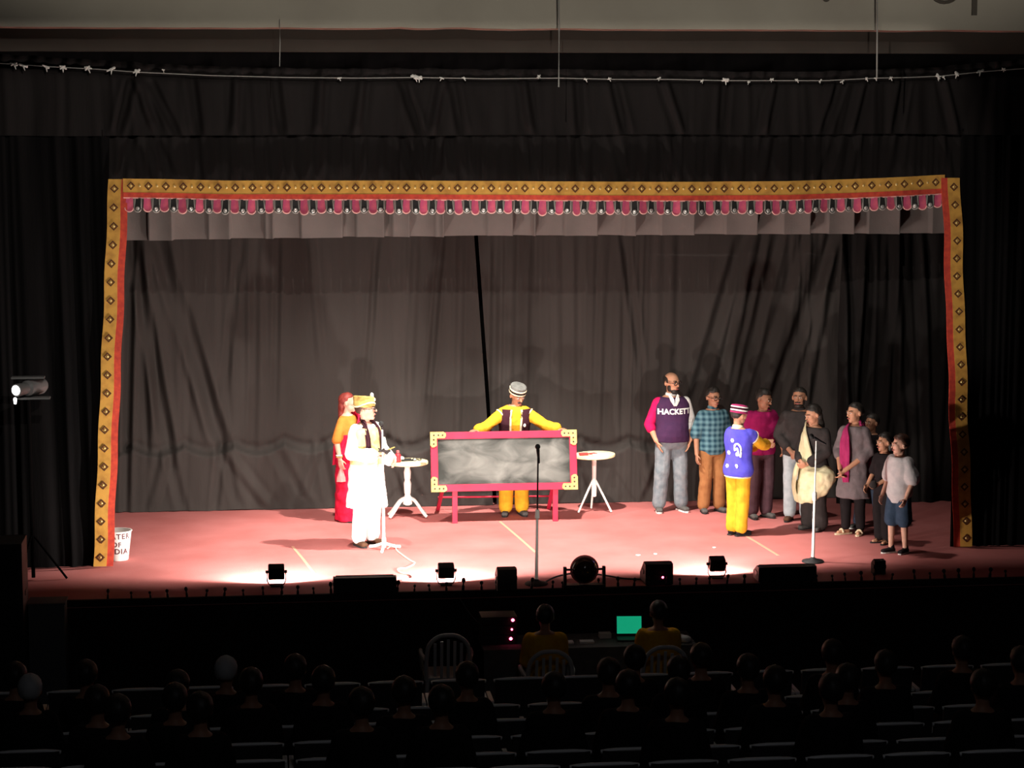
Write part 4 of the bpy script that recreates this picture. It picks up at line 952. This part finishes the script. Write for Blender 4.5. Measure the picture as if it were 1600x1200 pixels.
# --- bald man in the lettered sweater
S = Person(1048, 799, 1.74, 6, 'bald bearded man in a dark lettered sweater with one pink and one white sleeve', skin='skin', w=1.14, depth=1.08, belly=.055, head=(24, 4, 0), hair='bald', glasses=True, beard='hair', 
           J=dict(ela=(-.275, .04, 1.10), wra=(-.215, -.075, .91), elb=(.275, .04, 1.10), wrb=(.225, -.075, .91), kna=(-.125, -.015, .49), knb=(.115, -.015, .49), ana=(-.15, .02, .085), anb=(.14, .02, .085)),
           hands={'a': dict(d=(.35, -.1, -.9), c=.2), 'b': dict(d=(-.35, -.1, -.9), c=.2)})
S.trousers('jeans', loose=.03, fold=.016); SW = S.shirt('navy', inf=.036, z0=.89, sleeve=0, name='sweater', fold=.012)
for sd, m_ in (('a', 'magenta'), ('b', 'whitecloth')):
    mb = MB(); S.arm(mb, sd, .022, 1.22, .014); skin_of(mb, 'sleeve', m_, S.root, .012, 3, .012)
S.collar('whitecloth', r=.068)
for e in (-1, 1): band(S, 'collar_point', 'whitecloth', [(e * .055, -.085, 1.475), (e * .035, -.135, 1.42), (e * .008, -.155, 1.345)], [.03, .05, .012], .008)
S.shoes('greyshoe', 'whitesole'); LATE.append(('sweater', S, SW))

# --- young man in the teal plaid shirt
S = Person(1112, 800, 1.55, 12, 'young man in a teal plaid shirt and tan trousers', skin='skin2', w=1.05, head=(12, 8, 0), hair='thick', glasses=True,
           J=dict(ana=(-.12, .02, .085), anb=(.12, .02, .085), wra=(-.26, -.06, .84), wrb=(.26, -.02, .85)), hs=1.16)
S.trousers('tan', loose=.03, fold=.016); S.shirt('plaid', inf=.026, z0=.82, sleeve=.98, loose=.02, fold=.012); S.collar('plaid'); S.shoes('greyshoe')

# --- man in the magenta shirt, half hidden
S = Person(1187, 809, 1.60, 18, 'man in a magenta shirt and plum trousers behind the blue waistcoat man', skin='skin2', w=1.08, head=(25, 14, 8), hair='thick',
           J=dict(chest=(.02, -.03, 1.26), neck=(.02, -.05, 1.455), head=(-.01, -.09, 1.60), elb=(.29, -.03, 1.14), wrb=(.22, -.20, .96), wra=(-.1, -.24, 1.05)), hands={'b': dict(c=.7)})
S.trousers('plum', loose=.03); S.shirt('crimsonshirt', inf=.03, z0=.86, sleeve=1.15, loose=.025, fold=.02); S.collar('crimsonshirt'); S.shoes('greyshoe')

# --- man in the charcoal shirt
S = Person(1246, 814, 1.63, -18, 'bearded man in a charcoal shirt and pale jeans beside the shawled woman', skin='skin2', w=1.1, head=(-8, 0, 0), hair='short', moustache='hair', beard='hair',
           J=dict(ela=(-.27, .02, 1.12), wra=(-.08, -.18, .93), elb=(.27, .02, 1.12), wrb=(.06, -.19, .92)), hands={'a': dict(d=(.9, -.2, -.3), c=.6, n=(0, 1, 0)), 'b': dict(d=(-.9, -.2, -.3), c=.6, n=(0, 1, 0))})
S.trousers('lightjeans', loose=.025); S.shirt('charcoal', inf=.026, z0=.86, sleeve=1.6, loose=.015, fold=.016); S.collar('charcoal'); S.shoes('brownshoe')

# --- woman in the dark kurta with a cream shawl
S = Person(1271, 828, 1.50, -52, 'woman in a dark tunic draped with a cream shawl', skin='skin', w=1.02, head=(-18, 16, 0), hair='thick',
           J=dict(neck=(0, -.02, 1.46), head=(0, -.06, 1.61), ela=(-.23, -.03, 1.12), wra=(-.08, -.22, .98), elb=(.23, -.03, 1.12), wrb=(.06, -.23, .96)), hands={'a': dict(d=(.6, -.5, -.3), c=.7), 'b': dict(d=(-.6, -.5, -.3), c=.7)})
S.trousers('charcoal', loose=.05, fold=.02); S.shirt('charcoal', inf=.03, z0=.79, sleeve=1.75, loose=.02, name='tunic', flare=.2, fold=.018)
mb = MB(); S.hell(mb, (0, .075, -.03), (.075, .05, .09)); mb.cap(S.hp(0, .07, -.04), S.hp(0, .09, -.17), .065 * S.k, .05 * S.k); skin_of(mb, 'long_hair', 'hair', S.root, .01, 3)
# the shawl: over one shoulder, across the chest, then a wide swag below the waist
band(S, 'shawl', 'cream', [(-.10, .10, 1.40), (-.11, -.02, 1.47), (-.10, -.13, 1.38), (-.06, -.19, 1.22), (-.02, -.21, 1.05), (0, -.22, .92)], [.14, .12, .17, .21, .24, .22], .018)
mb = MB(); rs = []
for z, a, b, cx, cy in ((.40, .16, .09, -.04, -.15), (.50, .22, .13, .0, -.12), (.62, .27, .18, .05, -.07), (.74, .29, .21, .07, -.04), (.84, .27, .20, .06, -.03), (.92, .22, .165, .02, -.01)):
    rs.append([x * S.k for x in mb.circ(Vector((cx, cy, z)), Vector((1, 0, 0)), Vector((0, 1, 0)), a, b, 24)])
mb.rings(rs); skin_of(mb, 'shawl_swag', 'cream', S.root, .012, 2, .05, .10)
band(S, 'shawl_tail', 'cream', [(-.13, -.20, .96), (-.17, -.22, .80), (-.20, -.22, .62), (-.16, -.2, .42)], [.10, .18, .20, .12], .016)
for sd in 'ab':
    c = S.J['wr' + sd].lerp(S.J['el' + sd], .1) * S.k; MB().ell(c, (.036, .036, .022)).build('bangle', 'whitecloth', S.root)
S.shoes('greyshoe')

# --- small man in the blue waistcoat, seen from behind
S = Person(1152, 836, 1.53, 128, 'small man in a bright blue waistcoat and yellow trousers with his back turned', skin='skin', w=1.06, head=(-8, 10, 0), hair='short', belly=.02,
           J=dict(shb=(.15, -.03, 1.37), sha=(-.15, -.04, 1.37), ela=(-.16, -.28, 1.22), wra=(-.06, -.50, 1.18), elb=(.17, -.26, 1.20), wrb=(.09, -.47, 1.14), kna=(-.08, -.01, .49), knb=(.08, -.01, .49), ana=(-.075, .02, .085), anb=(.075, .02, .085)),
           hands={'a': dict(d=(.1, -1, .1), n=(0, 0, 1), t=(-1, 0, 0), c=.5), 'b': dict(d=(.1, -1, .1), n=(0, 0, 1), t=(1, 0, 0), c=.5)})
S.trousers('yellowcloth', loose=.03, fold=.018); S.shirt('yellowcloth', inf=.028, z0=.9, sleeve=1.85, loose=.026, fold=.018)
BV = S.shirt('blue', inf=.036, z0=.80, sleeve=.18, name='waistcoat', flare=.15, loose=.02, fold=.014); S.collar('trimwhite', r=.07, h=.03)
LATE.append(('waistcoat', S, BV)); S.shoes('blackcloth', low=True)
round_cap(S, 'dupatta', ((.0, .018, 'dupatta'), (.026, .014, 'whitecloth'), (.048, .012, 'blackcloth'), (.066, .012, 'whitecloth')), .03, .082)

# --- woman in the grey kurta with magenta dupatta
S = Person(1332, 835, 1.56, -42, 'woman in a grey tunic with a magenta scarf, hands clasped', skin='skin', w=.98, head=(-22, 4, 0), hair='short',
           J=dict(ela=(-.23, .0, 1.12), wra=(-.10, -.20, .90), elb=(.23, .0, 1.12), wrb=(-.02, -.22, .88), ana=(-.09, -.02, .085), anb=(.09, .05, .085)), hands={'a': dict(d=(.4, -.2, -.8), c=.6, n=(1, 0, 0)), 'b': dict(d=(-.5, -.2, -.8), c=.6, n=(-1, 0, 0))}, toes=(-14, 0))
S.trousers('blackcloth', loose=.004, name='leggings'); mb = MB(); rs = []
for z, a, b in ((.50, .235, .20), (.62, .225, .19), (.78, .212, .17), (.92, .20, .155), (1.02, .185, .14)): rs.append([x * S.k for x in mb.circ(Vector((0, 0, z)), Vector((1, 0, 0)), Vector((0, 1, 0)), a, b, 24)])
mb.rings(rs); S.torso(mb, .024, .97, 1.445); S.arm(mb, 'a', .024, 1.3, .02); S.arm(mb, 'b', .024, 1.3, .02); skin_of(mb, 'tunic', 'greykurta', S.root, .012, 3, .025, .10)
band(S, 'scarf', 'dupatta', [(-.02, -.185, .72), (-.04, -.19, .92), (-.05, -.19, 1.12), (-.06, -.175, 1.30), (-.07, -.09, 1.44), (0, .085, 1.49), (.09, .02, 1.47), (.12, .12, 1.38), (.14, .16, 1.10), (.15, .17, .85)], [.09, .13, .16, .16, .10, .09, .08, .09, .08, .06], .016)
mb = MB(); S.hell(mb, (0, .11, .0), (.045, .04, .045)); skin_of(mb, 'hair_bun', 'hair', S.root, .009, 2); S.shoes('trimwhite', 'trimwhite', bare=True)

# --- person in dark jeans hidden behind her
S = Person(1359, 824, 1.36, -48, 'person in dark jeans mostly hidden behind the grey tunic woman', skin='skin2', w=.95, head=(-10, 0, 0), hair='thick',
           J=dict(kna=(-.10, -.10, .49), ana=(-.12, -.16, .085), knb=(.10, .02, .49), anb=(.11, .12, .10)))
S.trousers('darkjeans', loose=.02); S.shirt('blackcloth', inf=.024, z0=.84, sleeve=1.9); S.shoes('greyshoe', 'whitesole')

# --- girl in black
S = Person(1379, 849, 1.27, -62, 'girl all in black holding a small grey pouch beside the boy', skin='skin', w=.95, head=(-12, 2, 0), hair='thick', hs=1.22,
           J=dict(ela=(-.23, .0, 1.12), wra=(-.20, -.16, .93), elb=(.23, -.02, 1.13), wrb=(.12, -.22, 1.0), ana=(-.085, .02, .085), anb=(.085, .02, .085)))
S.trousers('blackcloth', loose=.03); S.shirt('blackcloth', inf=.024, z0=.82, sleeve=.9, loose=.02)
mb = MB(); S.hell(mb, (0, .08, -.05), (.07, .045, .10)); mb.cap(S.hp(0, .075, -.06), S.hp(0, .09, -.20), .06 * S.k, .04 * S.k); skin_of(mb, 'long_hair', 'hair', S.root, .01, 3); S.shoes('brownshoe', bare=True)
k = thing('pouch', RT(S, S.J['wrb'] + Vector((-.02, -.10, -.02))), 'small grey pouch in the hand of the girl in black', 'pouch'); mb = MB(); mb.ell((0, 0, 0), (.05, .025, .045)); mb.cap((-.02, 0, .04), (.02, 0, .05), .014, .014, 8); skin_of(mb, 'bag', 'charcoal', k, .009, 2)

# --- boy in the pale T-shirt
S = Person(1403, 864, 1.33, -58, 'boy in a pale grey T-shirt and navy shorts', skin='skin3', w=.98, head=(-22, 2, 0), hair='thick', hairm='brownhair', hs=1.24,
           J=dict(wra=(-.22, -.12, .86), wrb=(.22, -.10, .86), ana=(-.085, -.06, .085), anb=(.085, .06, .085), kna=(-.09, -.05, .49), knb=(.09, .02, .49)))
mb = MB(); S.torso(mb, .02, .78, 1.0); S.leg(mb, 'a', .024, .95, .03); S.leg(mb, 'b', .024, .95, .03); skin_of(mb, 'shorts', 'navyshort', S.root, .012, 3, .01)
S.shirt('greytee', inf=.046, z0=.76, sleeve=.85, loose=.03, fold=.016, name='t_shirt'); S.shoes('blackcloth', 'whitesole')

# ------------------------------------------------------------------ control desk in the pit
M['plastic'] = mat('white_chair_plastic', (.4, .395, .385), .5); M['deskcloth'] = cl('grey_desk_cloth', (.10, .10, .10)); M['green'] = mat('green_display', (.01, .55, .28), .4, emit=.55)
def plastic_chair(loc, label):
    t = thing('plastic_chair', loc, label, 'chair', 'white plastic chairs', PI)
    # chair faces +Y once turned; local: back at +y
    arch = smooth_path([(-.215, .20, .42), (-.215, .235, .62), (-.19, .255, .78), (-.10, .262, .865), (0, .264, .88), (.10, .262, .865), (.19, .255, .78), (.215, .235, .62), (.215, .20, .42)], 5)
    MB().tube(arch, .022, 8).build('back_frame', 'plastic', t)
    for x in (-.13, -.065, 0, .065, .13): MB().bevbox((x, .24, .63), (.03, .012, .42 - abs(x) * .6), .004, Matrix.Rotation(-.12, 3, 'X')).build('slat', 'plastic', t)
    MB().bevbox((0, -.01, .43), (.46, .46, .03), .012).build('seat', 'plastic', t)
    for sx in (-1, 1):
        for sy in (-1, 1): MB().cyl((sx * .2, sy * .2, .42), (sx * .235, sy * .24, .0), .024, .018).build('leg', 'plastic', t)
        MB().tube(smooth_path([(sx * .215, .235, .62), (sx * .25, .05, .645), (sx * .245, -.15, .63), (sx * .225, -.2, .42)], 5), .02, 8).build('armrest', 'plastic', t)
    return t
pc = fl(697, 1000, -.5); pc = atY(697, 990, 21.75)
plastic_chair((pc.x, 21.75, HALL_Z), 'empty white plastic chair left of the control desk')
ca = atY(850, 1000, 21.2); cb_ = atY(1026, 1000, 21.25)
plastic_chair((ca.x, 20.98, HALL_Z), 'white plastic chair under the left person in a yellow shirt')
plastic_chair((cb_.x, 21.03, HALL_Z), 'white plastic chair under the right person in a yellow shirt')
SEAT = dict(kna=(-.12, -.42, .88), knb=(.12, -.42, .88), ana=(-.12, -.40, .495), anb=(.12, -.40, .495), ela=(-.205, -.06, 1.13), elb=(.205, -.06, 1.13), wra=(-.13, -.30, 1.08), wrb=(.13, -.30, 1.08))
def seated(x, y, z, H, label, shirtm, trm, group, rz=180, **kw):
    k_ = H / 1.75
    S = Person(0, 0, H, rz, label, J=SEAT, loc=Vector((x, y, z + .47 - .83 * k_)), group=group, **kw)
    mb = MB(); S.torso(mb, .014, .80, 1.0)
    for sd in 'ab': S.leg(mb, sd, .014, 1.9, .02)
    skin_of(mb, 'trousers', trm, S.root, .02, 2); S.shirt(shirtm, inf=.035, z0=.82, sleeve=1.4, loose=.02, fold=.02)
    S.shoes('blackcloth'); return S
seated(ca.x, 21.12, HALL_Z - .05, 1.55, 'person in a yellow shirt seated at the control desk, left of the green screen', 'yellowcloth', 'blackcloth', 'desk operators', hair='thick', w=1.1, skin='skin2', vox=.014)
seated(cb_.x, 21.17, HALL_Z - .05, 1.55, 'person in a yellow shirt seated at the control desk below the green screen', 'yellowcloth', 'blackcloth', 'desk operators', hair='thick', w=1.12, skin='skin2', vox=.014)
d0, d1 = atY(752, 1012, 21.9), atY(1082, 1006, 21.9); dz = -.37; dw = d1.x - d0.x
t = thing('control_desk', ((d0.x + d1.x) / 2, 21.95, HALL_Z), 'long desk covered with grey cloth in front of the stage', 'table')
MB().bevbox((0, 0, dz - HALL_Z - .015), (dw, .6, .03), .006).build('table_top', 'deskcloth', t)
rs = []
mb = MB(); nn = 90
for z in (dz - HALL_Z - .02, .35, .06):
    q = []
    for i in range(nn + 1): x = -dw / 2 + dw * i / nn; q.append(Vector((x, -.305 - .015 * math.sin(i * .9) * (1 if z < .3 else .4), z)))
    rs.append(q)
v = [p_ for r_ in rs for p_ in r_]; f = [(a * (nn + 1) + i, a * (nn + 1) + i + 1, (a + 1) * (nn + 1) + i + 1, (a + 1) * (nn + 1) + i) for a in range(2) for i in range(nn)]
mb.add(v, f).build('table_cloth', 'deskcloth', t)
for sx in (-1, 1):
    for sy in (-1, 1): MB().cyl((sx * (dw / 2 - .08), sy * .24, 0), (sx * (dw / 2 - .08), sy * .24, dz - HALL_Z - .03), .02).build('leg', 'black', t)
a = atY(983, 978, 22.0)
t = thing('laptop', (a.x, 21.95, dz), 'laptop with a bright green display on the control desk', 'laptop', rz=-.08)
MB().bevbox((0, -.02, .010), (.27, .2, .018), .005).build('base', 'blackplastic', t); R = Matrix.Rotation(-.22, 3, 'X')
o = MB().bevbox((0, .10, .125), (.28, .014, .21), .005, R).build('lid', 'blackplastic', t); MB().box((0, .091, .126), (.25, .004, .175), R).build('display', 'green', o, None, False)
a = atY(778, 985, 22.0); t = thing('amplifier_rack', (a.x, 22.0, dz), 'dark amplifier rack with red indicator lights on the control desk', 'amplifier')
for i in range(3):
    o = MB().bevbox((0, 0, .05 + i * .095), (.36, .28, .088), .006).build('unit', 'blackplastic', t); MB().ell((.115 + .01 * i, -.145, .06 + i * .095), (.011 if i == 1 else .017, .008, .011 if i == 1 else .016), n=8, m=5).build('indicator', 'led', o)
    for q in range(3): MB().cyl((-.12 + q * .06, -.14, .05 + i * .095), (-.12 + q * .06, -.16, .05 + i * .095), .014).build('knob', 'black', o)
M['paper'] = mat('white_paper', (.6, .6, .6), .8)
for px, py, sx, h, nm, lab in ((950, 977, .12, .05, 'paper_box', 'small pale box beside the green laptop'), (917, 1000, .14, .02, 'paper_sheet', 'white papers lying on the control desk before the laptop'), (888, 996, .1, .02, 'paper_sheet', 'white papers beside the left desk operator')):
    a = atY(px, py, 21.85); tag(MB().bevbox((0, 0, h / 2), (sx, .1, h), .003).build(nm, 'paper', None, (a.x, 21.85 if 'sheet' in nm else 22.05, dz + (.0 if nm != 'paper_box' else .0)), False), lab, 'box' if 'box' in nm else 'paper')
a = atY(1066, 998, 21.75); t = thing('cloth_bundle', (a.x, 21.8, dz), 'pale crumpled cloth at the right end of the control desk', 'cloth'); mb = MB()
for i in range(5): mb.ell((random.uniform(-.06, .06), random.uniform(-.05, .05), .03), (.06, .06, .04))
skin_of(mb, 'folds', 'paper', t, .014, 2, .02)
# power lead from stage to the rack
pts = smooth_path([atY(718, 935, YF - .02), atY(728, 950, YF - .1), atY(742, 968, 22.4), atY(752, 975, 22.2)], 6); o0 = pts[8].copy()
tag(MB().tube([q - o0 for q in pts], .005, 6).build('power_lead', 'greypanel', None, o0), 'thin grey lead dropping from the stage to the amplifier rack', 'cable')

# ------------------------------------------------------------------ auditorium seats and spectators
M['seatback'] = mat('dark_seat_cloth', (.04, .035, .035), .8); M['seatrail'] = mat('pale_seat_rail', (.75, .74, .72), .5)
ORD = ['first', 'second', 'third', 'fourth', 'fifth', 'sixth', 'seventh', 'eighth', 'ninth', 'tenth', 'eleventh', 'twelfth', 'thirteenth', 'fourteenth', 'fifteenth', 'sixteenth', 'seventeenth', 'eighteenth']
def seat_proto():
    t = thing('auditorium_seat', (0, 0, 0), 'x', 'seat', 'auditorium seats')
    rs = []
    for z, y in ((.36, -.20), (.55, -.235), (.72, -.265), (.83, -.28)):
        rs.append([Vector((x, y - .03 * (x / .24) ** 2 * -1, z)) for x in (-.24, -.16, -.08, 0, .08, .16, .24)] + [Vector((x, y - .04 + .03 * (x / .24) ** 2, z)) for x in (.24, .16, .08, 0, -.08, -.16, -.24)])
    MB().rings(rs).build('backrest', 'seatback', t)
    MB().tube([Vector((x, -.30 + .03 * (x / .24) ** 2, .84 - .02 * (abs(x) / .24) ** 3)) for x in (-.25, -.2, -.12, 0, .12, .2, .25)], .016, 6).build('top_rail', 'seatrail', t)
    MB().bevbox((0, .02, .40), (.46, .42, .07), .02).build('seat_cushion', 'seatback', t)
    for s in (-1, 1):
        MB().bevbox((s * .262, -.04, .60), (.04, .36, .03), .008).build('armrest', 'seatrail', t); MB().bevbox((s * .262, -.05, .29), (.03, .30, .58), .006).build('side_panel', 'seatback', t)
    return t
ROWS = [(20.2, 1052), (19.3, 1090), (18.4, 1108), (17.5, 1132), (16.6, 1157), (15.7, 1178)]
proto = seat_proto(); first = True; seat_pos = {}
for r_, (Y, py) in enumerate(ROWS):
    zt_ = atY(800, py, Y).z; zf = zt_ - .85
    xa, xb = atY(-30, py, Y).x, atY(1630, py, Y).x; n = int((xb - xa) / .575)
    if r_ >= 0:
        struct(MB().box((3.0, Y, (HALL_Z + zf) / 2 - .001), (13, .9, max(zf - HALL_Z, .004))).build('floor_step', 'hallfloor', smooth=False)) if zf > HALL_Z + .005 else None
    for i in range(n):
        if r_ == 0 and 620 < 1600 * i / n < 760 and False: continue
        s = proto if first else copy_tree(proto); first = False
        s.location = (xa + .575 * (i + .5) + .1 * (r_ % 2), Y, max(zf, HALL_Z)); 
        s['label'] = 'dark auditorium seat with pale top rail, %s row from stage, %s from left' % (ORD[r_], ORD[i]); s['category'] = 'seat'; s['group'] = 'auditorium seats'
        seat_pos[(r_, i)] = s.location.copy()
M['greyhair'] = mat('grey_hair', (.40, .40, .40), .6)
def spectator_proto(hairm):
    S = seated(0, 0, 0, 1.7, 'x', 'blackcloth', 'blackcloth', 'seated spectators', hair='thick', hairm=hairm, skin='skin2', vox=.02, w=.92); return S.root
PA = spectator_proto('hair'); PG = spectator_proto('greyhair'); used = {PA: False, PG: False}; z_off = PA.location.z
spec = [(1, 82, 1), (0, 52, 0), (2, 135, 0), (0, 190, 0), (1, 223, 0), (2, 300, 0), (0, 373, 1), (1, 360, 0), (1, 450, 0), (0, 497, 0), (3, 325, 0), (2, 605, 0), (3, 560, 0), (1, 695, 0), (1, 760, 0), (2, 840, 0), (1, 900, 0), (0, 1040, 0), (1, 1075, 0), (0, 1128, 0), (2, 1000, 0), (3, 1100, 0), (1, 1200, 0), (0, 1290, 0), (2, 1250, 0), (0, 1480, 0), (1, 1420, 0), (1, 1545, 0), (2, 1350, 0), (3, 1480, 0), (4, 700, 0), (4, 1250, 0), (4, 200, 0)]
rows_n = {}
placed = []
for r_, px, g in spec:
    X = atY(px, ROWS[r_][1], ROWS[r_][0]).x
    r_ = min(5, r_ + 2); X = atY(px, ROWS[r_][1], ROWS[r_][0]).x
    key = min((k_ for k_ in seat_pos if k_[0] == r_), key=lambda k_: abs(seat_pos[k_].x - X)); placed.append((key, g))
for key, g in sorted(set(placed)):
    P_ = PG if g else PA; s = P_ if not used[P_] else copy_tree(P_); used[P_] = True
    q = seat_pos[key]; s.location = (q.x, q.y + .0, q.z + z_off); s.rotation_euler = (0, 0, PI + random.uniform(-.12, .12))
    s['label'] = '%s spectator in the seat row %s from stage, %s seat from left' % ('grey-haired' if g else 'dark-haired', ORD[key[0]], ORD[key[1]]); s['category'] = 'person'; s['group'] = 'seated spectators'

# ------------------------------------------------------------------ front-of-house lanterns, with unseen blades added to cut the beams
for n_, (loc_, tgt_, e_, ang_, bl_, cut) in enumerate(FOH):
    L0 = Vector(loc_); ax = (Vector(tgt_) - L0).normalized()
    t = thing('profile_lantern', L0, ['black profile lantern over the left of the hall', 'black profile lantern over the middle of the hall'][n_], 'lantern', 'front of house lanterns')
    pa, pb = [atY(*c_, 24.5) - L0 for c_ in cut]; pa *= .45 / pa.dot(ax); pb *= .45 / pb.dot(ax)       # beam edge, 45 cm in front of the lamp
    dn = (Vector((0, 0, -1)) - ax * Vector((0, 0, -1)).dot(ax)).normalized() * .5
    MB().rings([[pa, pb, pb + dn, pa + dn], [q + ax * .004 for q in (pa, pb, pb + dn, pa + dn)]]).build('added_shutter', 'black', t, None, False)  # unseen blade added to keep lamp light off the pit
    ta, tb_ = [atY(*c_, 24.5) - L0 for c_ in ((-400, 104), (2000, 104))]; ta *= .45 / ta.dot(ax); tb_ *= .45 / tb_.dot(ax)
    if n_ == 0: MB().rings([[ta, tb_, tb_ - dn, ta - dn], [q + ax * .004 for q in (ta, tb_, tb_ - dn, ta - dn)]]).build('added_shutter', 'black', t, None, False)  # unseen upper blade added to keep this light off the cream beam
    MB().lathe([(.10, -.5), (.11, -.48), (.11, -.03), (.08, -.02)], (0, 0, 0), 18, ax).build('barrel', 'black', t)
    MB().tube([(-.15, 0, -.2), (-.15, 0, .2), (.15, 0, .2), (.15, 0, -.2)], .012, 6).build('yoke', 'black', t)

# ------------------------------------------------------------------ finish the garments, then the lettering and motifs on them
SPEC_COPIES = [o for o in bpy.data.objects if o.type == 'MESH' and o not in BAKE and any(m_.type == 'REMESH' for m_ in o.modifiers)]
src = {o.data.name: o for o in BAKE}
links = [(c, src[c.data.name]) for c in SPEC_COPIES]
for c, _ in links: c.modifiers.clear()
bake()
for c, o in links: c.data = o.data
for m_ in list(bpy.data.meshes):
    if m_.users == 0: bpy.data.meshes.remove(m_)
for kind, S, o in LATE:
    k = S.k
    if kind == 'sweater':
        me = text_mesh('HACKETT', .092, .0035, 0, 1.02)
        for v_ in me.vertices:
            x, y = v_.co.x, v_.co.y; v_.co = ((x * 1.0 + .0) * k, 0, (1.275 + y) * k)
        lnk('lettering', drape(me, o, k, .005), 'whitecloth', o, None, False)
    else:       # white flowers and an arched emblem on the back (local +y is the back)
        for x, z in ((-.02, 1.30), (.05, 1.13), (.06, .95), (-.09, .96), (-.08, 1.12)):
            mb = MB()
            for i in range(6): a = i * PI / 3; mb.ell((x * k + .016 * math.cos(a), 0, z * k + .016 * math.sin(a)), (.011, .004, .011), n=8, m=5)
            me = mb.mesh('flower'); bm = bmesh.new(); bm.from_mesh(o.data); tr = BVHTree.FromBMesh(bm); bm.free(); h = tr.ray_cast(Vector((x * k, .6, z * k)), Vector((0, -1, 0)))
            if h[0]: 
                for v_ in me.vertices: v_.co.y += h[0].y + .002
            lnk('flower_motif', me, 'whitecloth', o)
        pts = [(-.02, 1.08), (-.025, 1.2), (.01, 1.26), (.05, 1.24), (.055, 1.17), (.02, 1.20), (.0, 1.1)]
        bm = bmesh.new(); bm.from_mesh(o.data); tr = BVHTree.FromBMesh(bm); bm.free(); pp = []
        for x, z in pts:
            h = tr.ray_cast(Vector(((x - .11) * k, .6, z * k)), Vector((0, -1, 0)))
            if h[0]: pp.append(h[0] + Vector((0, .004, 0)))
        if len(pp) > 2: MB().tube(smooth_path(pp, 4), .012, 6).build('arched_emblem', 'whitecloth', o)
        zb_ = .805; mb = MB(); a, b = ring_at(zb_); e = .036 + .15 * .195
        MB().tube([Vector(((a * S.w + e) * math.cos(t), (b + e) * math.sin(t), zb_)) * k for t in [2 * PI * q / 30 for q in range(31)]], .010, 6).build('hem_trim', 'trimwhite', o)
        for sd in 'ab':
            sh = S.J['sh' + sd]; d = (S.J['el' + sd] - sh).normalized(); u, v_, _ = frame(d); c = sh + d * .075
            MB().tube([(c + u * .092 * math.cos(t) + v_ * .092 * math.sin(t)) * k for t in [2 * PI * q / 18 for q in range(19)]], .010, 6).build('armhole_trim', 'trimwhite', o)
bpy.context.view_layer.update()
